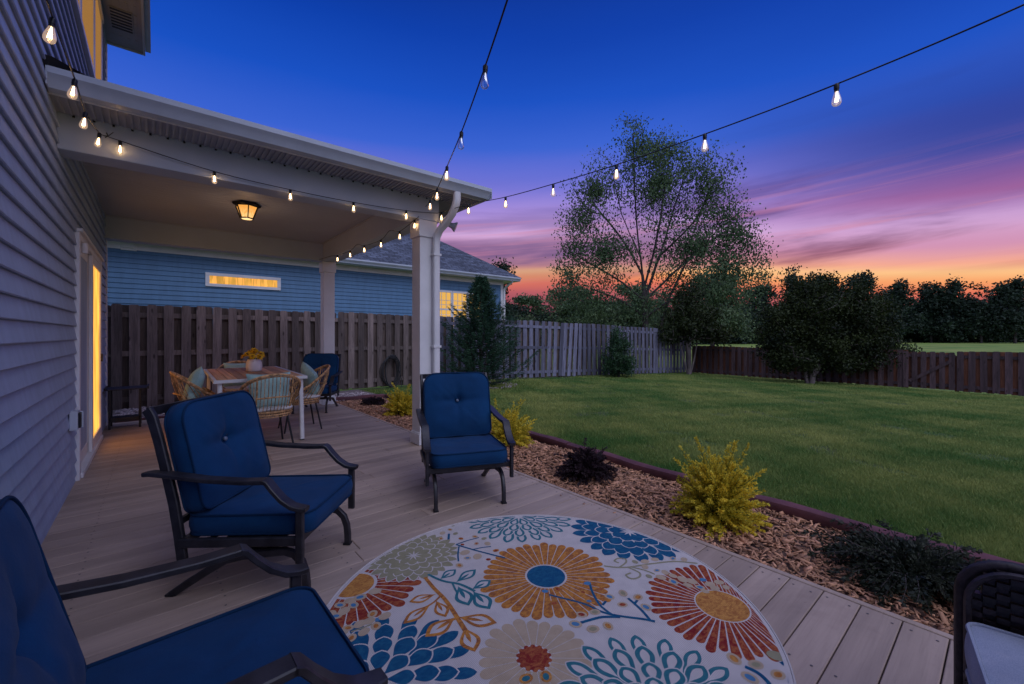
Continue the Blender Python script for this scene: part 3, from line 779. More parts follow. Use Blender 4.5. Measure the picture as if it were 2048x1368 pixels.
# ------------------------------------------------------------------ fences
def board(mb, p, t, nrm, wd, z0, z1, th, lean=0, dog=True, var=None):
    """one picket; p centre on the line, t along, nrm out of the line"""
    p = Vector((p[0], p[1], 0)); t = Vector((t[0], t[1], 0)); nn = Vector((nrm[0], nrm[1], 0))
    c = .022 if dog else .002
    pr = [(-wd/2, z0), (wd/2, z0), (wd/2, z1-c), (wd/2-c, z1), (-wd/2+c, z1), (-wd/2, z1-c)]
    v = []
    for s_ in (0, 1):
        for (a, z) in pr:
            q = p + t*(a+lean*(z-z0)) + nn*(th*s_); v.append((q.x, q.y, z))
    mb.add(v, [tuple(range(5, -1, -1)), tuple(range(6, 12))]+[(i, (i+1) % 6, (i+1) % 6+6, i+6) for i in range(6)], 0, var)
def fence_run(root, pts, H, pitch, front, back, side, seclen=2.44, leanf=None, wb=.14, zoff=.04, rails=(.16, .95, 1.62)):
    """shadow-box fence along pts; side=+1 shows fronts to the yard side"""
    P = [Vector((a[0], a[1], 0)) for a in pts]
    L = [0]
    for a, b in zip(P, P[1:]): L.append(L[-1]+(b-a).length)
    def pos(s_):
        for i in range(len(P)-1):
            if s_ <= L[i+1] or i == len(P)-2:
                t = (P[i+1]-P[i]).normalized(); return P[i]+t*(s_-L[i]), t
    tot = L[-1]; k = 0; ns = max(1, round(tot/seclen))
    for si in range(ns):
        a, b = tot*si/ns, tot*(si+1)/ns
        fm, bm = MB(), MB(); s_ = a+.07
        while s_ < b:
            p, t = pos(s_); nn = Vector((t.y, -t.x, 0))*side
            z0 = gzf(p.x)+zoff; zt = z0+H+.012*math.sin(s_*2.1)+random.uniform(-.008, .008)
            ln = (leanf(s_) if leanf else 0)+random.gauss(0, .004)
            board(fm, p+nn*.02, t, nn, wb, z0-.02+random.uniform(0, .03), zt, .016, ln)
            p2, t2 = pos(min(s_+pitch/2, tot))
            board(bm, p2-nn*.036, t2, nn, wb+.005, z0-.02, zt-.01, .016, ln+random.gauss(0, .002))
            s_ += pitch*random.uniform(.97, 1.03)
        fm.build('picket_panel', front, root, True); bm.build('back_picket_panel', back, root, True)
        pa, t = pos(a); pc, _ = pos(b); nn = Vector((t.y, -t.x, 0))*side
        for rz in rails:
            rm = MB(); za, zb = gzf(pa.x)+zoff+rz, gzf(pc.x)+zoff+rz
            rm.bar((pa.x, pa.y, za), (pc.x, pc.y, zb), .036, .088, (nn.x, nn.y, 0)); rm.build('rail', front, root, True)
        pm = MB(); q = pa-nn*.065; z0 = gzf(pa.x)
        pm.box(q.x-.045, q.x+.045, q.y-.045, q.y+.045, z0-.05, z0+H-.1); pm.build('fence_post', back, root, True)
def tall_z(x): return 0
tf = thing('fence', 'tall weathered shadow-box board fence behind the dining table and hose', 'fence', (2, 10, -.1))
fence_run(tf, [(-3.2, 9.78), (-.6, 9.82), (3.1, 10.15), (5.4, 10.2)], 1.80, .235, M['fence'], M['fence_shaded'], 1)
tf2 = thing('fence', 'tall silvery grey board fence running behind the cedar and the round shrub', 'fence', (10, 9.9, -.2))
fence_run(tf2, [(5.45, 10.2), (8.6, 10.08), (12.2, 9.62), (17.95, 9.16)], 1.80, .235, M['fence_grey'], M['fence_shaded'], 1,
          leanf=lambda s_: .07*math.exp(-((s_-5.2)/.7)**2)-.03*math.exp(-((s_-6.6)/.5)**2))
sf = thing('fence', 'low reddish board fence between the tall grey fence and the gate', 'fence', (18, 5.5, -.45))
fence_run(sf, [(18.02, 9.1), (18.02, 2.22)], 1.16, .235, M['fence_red'], M['fence_red2'], 1, rails=(.12, 1.0))
sf2 = thing('fence', 'low reddish board fence to the right of the gate gap', 'fence', (18, -2, -.45))
fence_run(sf2, [(18.02, 1.10), (18.02, -6)], 1.16, .235, M['fence_red'], M['fence_red2'], 1, rails=(.12, 1.0))
gate = thing('gate', 'low board gate with diagonal brace between the two reddish fence runs', 'gate', (18.0, 1.6, -.42))
gm = MB(); yy = .02
z0g = gzf(18)+.05
ys_ = 1.14
while ys_ < 2.2:
    board(gm, (17.97, ys_+.06), (0, 1), (-1, 0), .125, z0g, z0g+1.12+random.uniform(-.01, .01), .016); ys_ += .20
gm.build('picket_panel', M['fence_red'], gate, True)
g2 = MB(); ys_ = 1.22
while ys_ < 2.12: board(g2, (18.04, ys_+.06), (0, 1), (-1, 0), .13, z0g, z0g+1.1, .016); ys_ += .20
g2.build('back_picket_panel', M['fence_red2'], gate, True)
g3 = MB(); g3.bar((18.0, 1.12, z0g+.12), (18.0, 2.2, z0g+.12), .036, .09, (1, 0, 0)); g3.bar((18.0, 1.12, z0g+1.0), (18.0, 2.2, z0g+1.0), .036, .09, (1, 0, 0)); g3.build('rail', M['fence_red'], gate, True)
g3 = MB(); g3.bar((17.94, 2.12, z0g+.2), (17.94, 1.22, z0g+.85), .02, .09, (1, 0, 0)); g3.build('brace', M['fence_red'], gate, True)

# ------------------------------------------------------------------ cushions
def rrect(hx, hy, r, n=18, rb=None):
    """outline of a rounded rectangle; rb = radius of the lower corners"""
    rb = r if rb is None else rb; o = []
    for (cx, cy, a0, rad) in ((hx, hy, 0, r), (-hx, hy, 90, r), (-hx, -hy, 180, rb), (hx, -hy, 270, rb)):
        sx, sy = (1 if cx > 0 else -1), (1 if cy > 0 else -1)
        for k in range(n//2+1):
            a = math.radians(a0+90*k/(n//2)); o.append((cx-sx*rad+rad*math.cos(a), cy-sy*rad+rad*math.sin(a)))
    # subdivide straight sides
    res = []
    for i in range(len(o)):
        a, b = o[i], o[(i+1) % len(o)]; L = math.hypot(b[0]-a[0], b[1]-a[1]); k = max(1, int(L/.03))
        for j in range(k): res.append((a[0]+(b[0]-a[0])*j/k, a[1]+(b[1]-a[1])*j/k))
    return res
def cushion(name, hx, hy, th, r, m, pip, parent, mtx, puff=.03, tuft=None, rb=None, crown=0., piping=True, sag=0.):
    """box cushion lying in x/y, thickness along z; mtx places it"""
    ol = rrect(hx, hy, r, 18, rb); nn = len(ol); mb = MB()
    K = 15; rings = []
    def prof(x, y, t, sgn):
        # t: 0 at outline, 1 centre
        z = th/2 + puff*math.sin(min(1, t*1.15)*PI/2)**.8
        if sgn > 0 and tuft:
            dx, dy = x-tuft[0], y-tuft[1]; d = math.hypot(dx, dy)
            z -= .030*math.exp(-(d/.035)**2) + .026*math.exp(-(d/.13)**2)
            z -= .015*math.exp(-(dy/.026)**2)*math.exp(-(dx/.20)**2)*(1 if d > .01 else 0)
            z -= .011*math.exp(-(dx/.024)**2)*math.exp(-(dy/.20)**2)
        if sgn > 0:
            z += (.0055*mnoise.noise(Vector((x*9+hx*7, y*9, th*40)))+.003*mnoise.noise(Vector((x*24+y*9, y*16, 3))))*min(1, t*4)
            z -= sag*math.exp(-((x/hx*.9)**2+(y/hy*.9)**2))
        return sgn*z
    def ring(t, sgn):
        out = []
        for (x, y) in ol:
            k = 1-t; xx, yy = x*k, y*k
            out.append((xx, yy + crown*(0), prof(xx, yy, t, sgn)))
        return out
    ts = [0, .02, .05, .09, .14, .2, .27, .35, .44, .53, .62, .71, .8, .88, .95]
    for t in reversed(ts): rings.append(ring(t, 1))
    # side band
    for j in range(1, 6):
        f = j/6; bulge = .010*math.sin(f*PI); out = []
        for (x, y) in ol:
            L = math.hypot(x, y); out.append((x*(1+bulge/L), y*(1+bulge/L), th/2-f*th))
        rings.append(out)
    for t in ts: rings.append(ring(t, -1))
    vs = [p for rg in rings for p in rg]; fs = []
    for i in range(len(rings)-1):
        for k in range(nn):
            k2 = (k+1) % nn; fs.append((i*nn+k, (i+1)*nn+k, (i+1)*nn+k2, i*nn+k2))
    fs.append(tuple(range(nn))); fs.append(tuple(range(len(rings)*nn-1, (len(rings)-1)*nn-1, -1)))
    mb.add(vs, fs, 0, .5); mb.xform(mtx)
    o = mb.build(name, m, parent, smooth=50)
    if piping:
        for sgn in (1, -1):
            pm = MB(); pm.tube([(x*1.003, y*1.003, sgn*(th/2+.001)) for (x, y) in ol], .0055, 6, closed=True); pm.xform(mtx)
            pm.build('piping', pip, o, smooth=60)
    if tuft:
        bm = MB(); bm.lathe([(.002, .008), (.010, .006), (.0125, 0), (.011, -.004)], (tuft[0], tuft[1], th/2+puff-.053), 12); bm.xform(mtx)
        bm.build('button', M['button'], o, smooth=60)
    return o

# ------------------------------------------------------------------ navy patio chair (front = +y)
def make_patio_chair():
    root = thing('patio_chair', 'x', 'patio chair', (0, 0, 0), 0, 'navy cushioned metal patio chairs')
    fr = M['frame']
    for s_ in (-1, 1):
        x = s_*.31; side = (1, 0, 0)
        m = MB(); m.sweep([(x, -.445, .598), (x, -.41, .603), (x, -.33, .597), (x, -.15, .575), (x, .02, .566), (x, .125, .568)] , .056, .020, side, taper=[.6, .9, 1, 1, 1, 1])
        m.sweep([(x, .118, .571), (x, .135, .563), (x, .165, .525), (x, .205, .482), (x, .25, .452), (x, .29, .442), (x, .318, .440)], .056, .020, side, taper=[1, 1, 1, 1, 1, 1, .8])
        m.build('armrest', fr, root, smooth=40)
        m = MB(); m.sweep([(x, .283, .435), (x, .283, .34), (x, .283, .19)], .024, .036, side); m.build('front_post', fr, root, smooth=40)
        xb = s_*.285
        m = MB(); m.sweep([(xb, -.285, .19), (xb, -.30, .30), (xb, -.325, .45), (xb, -.365, .62), (xb, -.40, .76), (xb, -.43, .86), (xb, -.452, .895)], .024, .046, side); m.build('back_post', fr, root, smooth=40)
        m = MB(); m.sweep([(s_*.297, -.29, .272), (s_*.297, .28, .285)], .024, .042, side); m.build('seat_rail', fr, root, smooth=40)
        # sprung base: front leg, arch, rear leg
        xl = s_*.25
        m = MB(); m.sweep([(xl, .285, .003), (xl, .284, .06), (xl, .278, .115), (xl, .26, .165), (xl, .225, .20), (xl, .18, .213), (xl, .10, .205), (xl, -.02, .19), (xl, -.10, .172), (xl, -.18, .125), (xl, -.29, .055), (xl, -.365, .003)], .026, .036, side)
        m.build('leg', fr, root, smooth=40)
        m = MB(); m.box(xl-.018, xl+.018, .262, .304, .001, .010); m.box(xl-.018, xl+.018, -.385, -.345, .001, .010); m.build('foot_cap', M['blackmetal'], root)
        # leaf spring
        m = MB(); m.sweep([(s_*.20, -.02, .205), (s_*.20, .08, .20), (s_*.20, .13, .215), (s_*.20, .14, .235), (s_*.20, .12, .255), (s_*.20, .0, .262), (s_*.20, -.12, .262)], .045, .010, side); m.build('spring', fr, root, smooth=40)
    m = MB(); m.bar((-.30, .262, .282), (.30, .262, .282), .024, .034, (0, 1, 0)); m.bar((-.30, -.27, .278), (.30, -.27, .278), .024, .034, (0, 1, 0))
    for yy in (-.15, -.03, .09, .18): m.bar((-.29, yy, .288), (.29, yy, .288), .032, .004, (0, 1, 0))
    m.build('seat_frame', fr, root)
    m = MB(); m.bar((-.25, .05, .205), (.25, .05, .205), .03, .03, (0, 1, 0)); m.bar((-.25, -.12, .175), (.25, -.12, .175), .03, .03, (0, 1, 0)); m.build('cross_bar', fr, root)
    m = MB()
    m.bar((-.285, -.448, .885), (.285, -.448, .885), .020, .04, (0, 1, 0))
    m.bar((-.285, -.315, .36), (.285, -.315, .36), .020, .03, (0, 1, 0))
    for k in range(-2, 3): m.bar((k*.095, -.318, .37), (k*.095, -.44, .87), .004, .022, (0, 1, 0))
    m.build('back_frame', fr, root)
    # cushions
    T = Matrix.Translation((0, .015, .352)) @ Matrix.Rotation(math.radians(1.2), 4, 'X')
    cushion('seat_cushion', .278, .300, .088, .07, M['navy'], M['piping'], root, T, puff=.018, sag=.006)
    ang = math.radians(102)
    T = Matrix.Translation((0, -.285, .655)) @ Matrix.Rotation(math.radians(90-0), 4, 'X') @ Matrix.Rotation(math.radians(-14.5), 4, 'X')
    # local z of the cushion must face +y (front)
    T = Matrix.Translation((0, -.292, .665)) @ Matrix.Rotation(math.radians(104.0), 4, 'X') @ Matrix.Rotation(PI, 4, 'Y') @ Matrix.Rotation(PI, 4, 'Z')
    T = Matrix.Translation((0, -.292, .655)) @ Matrix(((1, 0, 0, 0), (0, -math.sin(math.radians(13.5)), math.cos(math.radians(13.5)), 0), (0, math.cos(math.radians(13.5)), math.sin(math.radians(13.5)), 0), (0, 0, 0, 1))) @ Matrix.Scale(-1, 4, (1, 0, 0))
    cushion('back_cushion', .275, .262, .085, .10, M['navy'], M['piping'], root, T, puff=.032, tuft=(0, .03), rb=.05)
    return root
pc = make_patio_chair()
def face(fx, fy): return math.atan2(-fx, fy)
chairs = [((.50, 2.56), face(.76, -.65), 'navy cushioned chair in side view at the left, nearest the grey wall in full view'),
          ((1.857, 2.80), face(-.39, -.92), 'navy cushioned chair facing forward beside the white post at the deck edge'),
          ((2.02, 7.44), face(-.53, -.85), 'navy cushioned chair far back behind the dining table by the rear post'),
          ((.09, 1.267), face(1, .02), 'navy cushioned chair in the near left corner, partly cut off by the photo edge')]
for i, (p, a, l) in enumerate(chairs):
    o = pc if i == 0 else copy_tree(pc)
    o.location = (p[0], p[1], 0); o.rotation_euler.z = a; o['label'] = l
dch = [x for x in bpy.data.objects if x.name.startswith('patio_chair') and x.parent is None and abs(x.location.y-1.267) < 1e-3][0]
for ch in [x for x in bpy.data.objects if x.parent == dch and x.name.startswith('back_cushion')]: ch.location = (0, -.03, -.035)
tagm = MB(); tagm.hexa([(-.02, -.222, .408), (.025, -.225, .408), (.025, -.213, .4085), (-.02, -.21, .4085), (-.02, -.222, .410), (.025, -.225, .410), (.025, -.213, .4105), (-.02, -.21, .4105)])
cb = [x for x in bpy.data.objects if x.name.startswith('patio_chair') and x.parent is None and abs(x.location.x-1.857) < 1e-3][0]
tagm.build('care_tag', M['pad'], cb)

# ------------------------------------------------------------------ dining table
TZ = .76
tb = thing('dining_table', 'white metal dining table with brown slatted top under the porch', 'table', (.955, 6.42, 0), math.radians(-1.5))
hx, hy = .46, .97
m = MB()
m.box(-hx, hx, -hy, -hy+.035, TZ-.035, TZ); m.box(-hx, hx, hy-.035, hy, TZ-.035, TZ); m.box(-hx, -hx+.035, -hy+.035, hy-.035, TZ-.035, TZ); m.box(hx-.035, hx, -hy+.035, hy-.035, TZ-.035, TZ)
m.box(-hx+.035, hx-.035, -.03, .03, TZ-.035, TZ-.018)
m.build('frame', M['tablewhite'], tb, bevel=.003)
m = MB(); nsl = 9; ww = (2*hx-.078)/nsl
for k in range(nsl): x = -hx+.039+k*ww; m.cbox(x+.003, x+ww-.003, -hy+.038, hy-.038, TZ-.018, TZ+.002, .002)
m.build('tabletop', M['teak'], tb)
for sx in (-1, 1):
    for sy in (-1, 1):
        m = MB(); m.sweep([(sx*.40, sy*.90, TZ-.036), (sx*.405, sy*.95, .012)], .045, .045, (1, 0, 0)); lg = m.build('leg', M['tablewhite'], tb)
        m = MB(); m.box(sx*.405-.02, sx*.405+.02, sy*.95-.02, sy*.95+.02, .001, .012); m.build('foot_cap', M['blackmetal'], lg)

# ------------------------------------------------------------------ rattan chair (front = +y)
def make_rattan():
    root = thing('rattan_chair', 'x', 'rattan chair', (0, 0, 0), 0, 'rattan dining chairs around the slatted table')
    R_ = M['rattan']
    def arc(t):  # top rail, t -1..1 from left arm front, round the back, to the right arm front
        a = t*PI*.62
        x = .315*math.sin(a)*(1 if abs(t) < .8 else 1); y = -.10-.27*math.cos(a)
        k = abs(t)
        z = .825-.215*(min(k, .8)/.8)**1.9
        if k > .8: z = .61-.14*((k-.8)/.2)**1.6; y += .10*((k-.8)/.2)
        lean = (.82-z)*.28
        return Vector((x*(1-.10*(1-(z-.4)/.42)), y+lean*(1 if math.cos(a) > 0 else 0)*.5, z))
    ts = [-1+2*i/48 for i in range(49)]
    m = MB(); m.tube([arc(t) for t in ts], .012, 8)
    m.tube([arc(t)+Vector((0, .004, -.022)) for t in ts], .008, 6)
    m.build('top_rail', R_, root, smooth=60)
    def seat(t):
        a = t*PI; return Vector((.235*math.sin(a), -.01-.235*math.cos(a), .405))
    m = MB()
    pts = [seat(-1+2*i/40) for i in range(40)]
    m.tube(pts, .013, 8, closed=True); m.tube([p+Vector((0, 0, -.03))*1 for p in pts], .009, 6, closed=True)
    m.tube([Vector((p.x*.96, p.y*.96, p.z-.055)) for p in pts], .006, 6, closed=True)
    for i in range(64):
        a = 2*PI*i/64; p = Vector((.236*math.sin(a), -.01-.236*math.cos(a), .405)); q = Vector((.228*math.sin(a+.05), -.01-.228*math.cos(a+.05), .352))
        m.tube([p, q], .0045, 4)
    m.build('seat_ring', R_, root, smooth=60)
    m = MB()
    for i in range(15):
        t = -.42+.84*i/14; tt = t*.78
        a = arc(t); b = seat(tt); c = (a+b)/2+Vector((0, -.025, 0))
        m.tube([a, (a+c)/2+Vector((0, -.008, 0)), c, (c+b)/2+Vector((0, -.006, 0)), b], .0042, 5)
    for s_ in (-1, 1):
        for k in range(6):
            t = s_*(.50+.44*k/5); b = seat(s_*(.42+.36*k/5)); a = arc(t); m.tube([a, (a+b)/2+Vector((s_*.012, 0, 0)), b], .0048, 5)
    m.build('spokes', R_, root, smooth=60)
    m = MB()
    for s_ in (-1, 1):
        a = arc(s_*.30); b = seat(s_*.25); m.tube([a, (a+b)/2+Vector((0, -.03, 0)), b], .010, 7)
    m.tube([(arc(-.30)*.42+seat(-.25)*.58)+Vector((0, -.03, 0)), (arc(0)*.42+seat(0)*.58)+Vector((0, -.045, 0)), (arc(.30)*.42+seat(.25)*.58)+Vector((0, -.03, 0))], .009, 7)
    m.build('back_frame', R_, root, smooth=60)
    for sx in (-1, 1):
        for sy in (-1, 1):
            m = MB(); m.tube([(sx*.15, sy*.15-.01, .385), (sx*.205, sy*.22-.01, .0)], [.012, .010], 8); m.build('leg', M['blackmetal'], root, smooth=60)
    m = MB(); m.tube([(-.15, .14, .375), (.15, .14, .375), (.15, -.16, .375), (-.15, -.16, .375)], .009, 6, closed=True); m.build('leg_brace', M['blackmetal'], root, smooth=60)
    cushion('seat_pad', .215, .215, .035, .12, M['pad'], M['pad'], root, Matrix.Translation((0, -.01, .437)), puff=.012, piping=False)
    return root
rc = make_rattan()
rch = [((.97, 5.42), face(-.05, 1), 'rattan dining chair seen from behind at the near end of the slatted table'),
       ((1.46, 6.12), face(-1, .03), 'rattan dining chair on the right side of the slatted table, near the white post'),
       ((.50, 6.15), face(1, .0), 'rattan dining chair on the left side of the table, nearest the patio door'),
       ((1.0, 7.60), face(0, -1), 'rattan dining chair at the far end of the table behind the flower vase')]
for i, (p, a, l) in enumerate(rch):
    o = rc if i == 0 else copy_tree(rc)
    o.location = (p[0], p[1], 0); o.rotation_euler.z = a; o['label'] = l

# mint pillows
def pillow_mesh():
    mb = MB(); n_ = 22; vs = []; fs = []
    for sgn in (1, -1):
        for j in range(n_+1):
            for i in range(n_+1):
                u, v = -1+2*i/n_, -1+2*j/n_
                pinch = 1-.10*(1-abs(u)**2)*abs(v)**3
                pin2 = 1-.10*(1-abs(v)**2)*abs(u)**3
                h = .075*((1-u**4)*(1-v**4))**.55
                h += .004*mnoise.noise(Vector((u*3, v*3, sgn)))
                vs.append((u*.22*pin2, v*.20*pinch, sgn*h))
    s_ = (n_+1)**2
    for j in range(n_):
        for i in range(n_):
            a = j*(n_+1)+i; fs.append((a, a+1, a+n_+2, a+n_+1)); fs.append((s_+a, s_+a+n_+1, s_+a+n_+2, s_+a+1))
    mb.add(vs, fs, 0, .5); return mb
pm = pillow_mesh()
pil = pm.build('pillow', M['mint'], None, smooth=70)
tag(pil, 'x', 'pillow', 'mint green pillows on the rattan chairs')
pls = [((.97, 5.32), 0, 'mint green pillow inside the near end rattan chair, seen through its spokes', 0),
       ((1.60, 6.12), PI/2, 'mint green pillow on the right side rattan chair', .35),
       ((.34, 6.15), -PI/2, 'mint green pillow on the left side rattan chair by the patio door', .35),
       ((1.0, 7.72), PI, 'pale mint pillow on the far end rattan chair behind the vase', 0)]
for i, (p, a, l, roll) in enumerate(pls):
    o = pil if i == 0 else pil.copy()
    if i: col.objects.link(o)
    o['label'] = l
    o.matrix_world = Matrix.Translation((p[0], p[1], .63)) @ Matrix.Rotation(a, 4, 'Z') @ Matrix.Rotation(math.radians(76), 4, 'X') @ Matrix.Rotation(roll, 4, 'Z')

# vase and sunflowers
VX, VY = 1.0, 6.50
vs_ = thing('vase', 'white ribbed ceramic vase on the slatted table', 'vase', (VX, VY, TZ+.003))
m = MB(); prof = [(.075, 0), (.088, .01), (.094, .06), (.090, .11), (.078, .145), (.070, .162), (.064, .162), (.070, .14), (.02, .10)]
m.lathe(prof, (0, 0, 0), 28); m.build('vase_body', M['vase'], vs_, smooth=60)
bq = thing('bouquet', 'bunch of yellow sunflowers standing in the white vase', 'flowers', (VX, VY, TZ+.11))
heads = [(0, -.01, .145), (.075, -.03, .12), (-.075, -.02, .12), (.03, .05, .15), (-.04, .06, .14), (.10, .04, .10), (-.10, .05, .09), (-.03, -.085, .09), (.05, -.09, .085), (0, .02, .17)]
for (x, y, z) in heads:
    hd = MB(); nrm = Vector((x*4, y*4-.25, .55)).normalized(); q = nrm.to_track_quat('Z', 'Y').to_matrix().to_4x4()
    for layer, (n_, rl) in enumerate(((15, .056), (12, .045), (9, .034))):
        for k in range(n_):
            a = 2*PI*(k+.5*layer)/n_+random.uniform(-.1, .1); ca, sa = math.cos(a), math.sin(a); L = rl*random.uniform(.85, 1.1); wq = .009
            zz0 = layer*.004; up = .012*(layer+1)*random.uniform(.3, 1.2)
            hd.add([(ca*.008, sa*.008, zz0), (ca*L*.55-sa*wq, sa*L*.55+ca*wq, zz0+up*.6), (ca*L, sa*L, zz0+up*.6+random.uniform(-.008, .006)), (ca*L*.55+sa*wq, sa*L*.55-ca*wq, zz0+up*.6)], [(0, 1, 2, 3)])
    hd.xform(q); hd.xform(Matrix.Translation((x, y, z))); h = hd.build('flower_head', M['petal'], bq)
    e = MB(); e.lathe([(.013, 0), (.014, .008), (.010, .014), (.002, .016)], (0, 0, .004), 10); e.xform(q); e.xform(Matrix.Translation((x, y, z))); e.build('flower_centre', M['florets'], h, smooth=60)
m = MB()
for (x, y, z) in heads: m.tube([(x*.2, y*.2, -.06), (x*.35, y*.35, .05), (x, y, z)], .0035, 5)
m.build('stems', M['stalk'], bq)
m = MB()
for k in range(9):
    a = 2*PI*k/9+.3; r = random.uniform(.08, .105); z = random.uniform(.02, .09); p = Vector((math.cos(a)*r, math.sin(a)*r, z)); b0 = Vector((math.cos(a)*.04, math.sin(a)*.04, .04)); s_ = Vector((-math.sin(a), math.cos(a), 0))*.028
    m.add([b0, (b0+p)/2+s_, p, (b0+p)/2-s_], [(0, 1, 2, 3)])
m.build('leaves', M['stalk'], bq)

# black side table against the wall
st = thing('side_table', 'small black rectangular side table by the patio door and fence', 'side table', (-.30, 7.78, 0))
m = MB(); m.box(-.20, .22, -.20, .20, .515, .53); m.box(-.215, -.195, -.21, .21, .515, .55); m.box(.215, .235, -.21, .21, .515, .55); m.build('tabletop', M['blackmetal'], st, bevel=.003)
for sx in (-.16, .14):
    for sy in (-.15, .15):
        m = MB(); m.box(sx-.012, sx+.012, sy-.012, sy+.012, .001, .515); m.build('leg', M['blackmetal'], st, bevel=.002)
m = MB(); m.box(-.148, .128, -.15, .15, .12, .135); m.box(-.16, .14, -.162, -.138, .10, .15); m.build('shelf', M['blackmetal'], st)

# ------------------------------------------------------------------ wicker armchair with pale cushion
wa = math.atan2(-.15, -.99)
wc = thing('wicker_armchair', 'dark brown wicker armchair with pale grey cushion cut off at the lower right', 'armchair', (1.764, .079, 0))
e1 = Vector((-.985, -.17, 0)).normalized(); e2 = Vector((-.17*-1*-1, -.985, 0))  # left along the front, back into the chair
e2 = Vector((.17, -.985, 0)).normalized()
WM = Matrix(((e1.x, e2.x, 0, 0), (e1.y, e2.y, 0, 0), (0, 0, 1, 0), (0, 0, 0, 1)))   # local: x along front, y towards back
m = MB()
# far arm: rounded woven panel in the plane x=-.03, thickness .05
def arm_outline():
    o = [(0, 0), (0, .50)]
    for k in range(9): a = PI-k*PI/2/8; o.append((.10+.10*math.cos(a), .50+.10*math.sin(a)))
    o += [(.70, .60), (.70, 0)]; return o
def arm(xc):
    a = MB(); ol = arm_outline()
    a.tube([(xc, y-.015, z) for (y, z) in ol], .015, 8)
    a.tube([(xc-.028, y-.015+.01, z-.012) for (y, z) in ol], .009, 6); a.tube([(xc+.028, y-.015+.01, z-.012) for (y, z) in ol], .009, 6)
    return a
for xc in (-.05, .72):
    a = arm(xc); a.xform(WM); a.build('arm_frame', M['wicker'], wc, smooth=60)
    a = MB(); nz, ny = 34, 26
    for iz in range(nz):
        z = .03+iz*.0165
        for iy in range(ny):
            y = .0+iy*.026
            if z > .50 and y < .10 and (y-.10)**2+(z-.50)**2 > .0095: continue
            o_ = .006 if (iz+iy) % 2 else -.002
            a.box(xc-.014-o_, xc+.014+o_, y, y+.0245, z, z+.0145)
    a.xform(WM); a.build('arm_panel', M['wicker'], wc)
m = MB(); 
for iz in range(17):
    for k in range(28): o_ = .004 if (iz+k) % 2 else 0; m.box(-.02+k*.026, -.02+k*.026+.0245, -.01-o_, .012, .02+iz*.0165, .02+iz*.0165+.0145)
m.box(-.02, .70, .015, .66, .27, .29)
m.xform(WM); m.build('seat_base', M['wicker'], wc)
m = MB(); m.box(-.02, .70, .62, .68, .05, .85); m.xform(WM); m.build('backrest', M['wicker'], wc, bevel=.02)
T = WM @ Matrix.Translation((.335, .315, .372))
cushion('seat_cushion', .335, .325, .125, .035, M['greycush'], M['greycush'], wc, T, puff=.014)

# ------------------------------------------------------------------ garden hose on the fence
hs = thing('garden_hose', 'coiled black garden hose hanging on the weathered fence', 'hose', (4.52, 10.05, .45))
m = MB(); pts = []
for k in range(9*28):
    a = 2*PI*k/28; rr = .20+.035*math.sin(k*.11)+.02*math.sin(k*.031); dx = .03*math.sin(k*.021); 
    pts.append((rr*math.cos(a)+dx, .02+.008*(k//28) - .03, -.12+(.36+.05*math.sin(k*.017))*math.sin(a)))
m.tube(pts, .008, 6); m.build('coil', mat('hose_rubber', (.04, .042, .045), .6), hs, smooth=60)
m = MB(); m.tube([(.20, 0, -.1), (.26, -.03, -.35), (.22, -.1, -.62), (.1, -.25, -.66)], .010, 6); m.build('hose_end', M['blackmetal'], hs, smooth=60)
m = MB(); m.box(-.07, .07, -.09, .03, .20, .235); m.box(-.07, .07, -.10, -.085, .20, .29); m.build('hanger', M['blackmetal'], hs, bevel=.004)

# ------------------------------------------------------------------ landscape timbers
def timber(p0, p1, label, z=-.02, r=.055):
    p0 = Vector((p0[0], p0[1], z)); p1 = Vector((p1[0], p1[1], z)); c = (p0+p1)/2
    o = thing('landscape_timber', label, 'timber', (c.x, c.y, z-r), 0, 'red brown landscape timbers edging the mulch bed')
    m = MB(); t = (p1-p0).normalized(); s_ = Vector((-t.y, t.x, 0)); n_ = 14; L = (p1-p0).length; vs = []; fs = []
    pr = []
    for k in range(16):
        a = 2*PI*k/16; pr.append((max(-.88, min(.88, math.cos(a)*1.08))*r*1.15, max(-.86, min(.86, math.sin(a)*1.05))*r))
    for i in range(n_):
        c_ = p0+t*L*i/(n_-1)
        for (a, b) in pr:
            w_ = 1+.03*math.sin(i*1.7+a*30); q = c_+s_*a*w_+Vector((0, 0, b*w_+.006*math.sin(i*.9))); vs.append(q)
    for i in range(n_-1):
        for k in range(16): k2 = (k+1) % 16; fs.append((i*16+k, i*16+k2, (i+1)*16+k2, (i+1)*16+k))
    fs.append(tuple(range(15, -1, -1))); fs.append(tuple(range((n_-1)*16, n_*16)))
    m.add(vs, fs); m.build('log', M['timber'], o, True, smooth=35)
tp = [(3.50, -2.6), (3.50, -.18), (3.50, 1.62), (3.58, 3.25), (3.70, 5.0), (3.74, 6.7), (3.66, 8.35)]
tl = ['landscape timber running out of the picture behind the wicker armchair', 'landscape timber between the dark spreading shrub and the near golden shrub', 'landscape timber behind the near golden shrub',
      'landscape timber beside the round purple shrub', 'landscape timber by the golden shrub behind the forward facing chair', 'far landscape timber beyond the white post beside the lawn']
for (a, b, l) in zip(tp, tp[1:], tl):
    A_, B_ = Vector(a), Vector(b); d_ = (B_-A_).normalized()*.006; timber(A_+d_, B_-d_, l)
timber((2.56, 8.50), (3.62, 8.42), 'short landscape timber between the mulch and the pale gravel')
timber((-.45, 8.36), (2.50, 8.36), 'landscape timber along the back edge of the deck under the porch', z=-.03, r=.045)

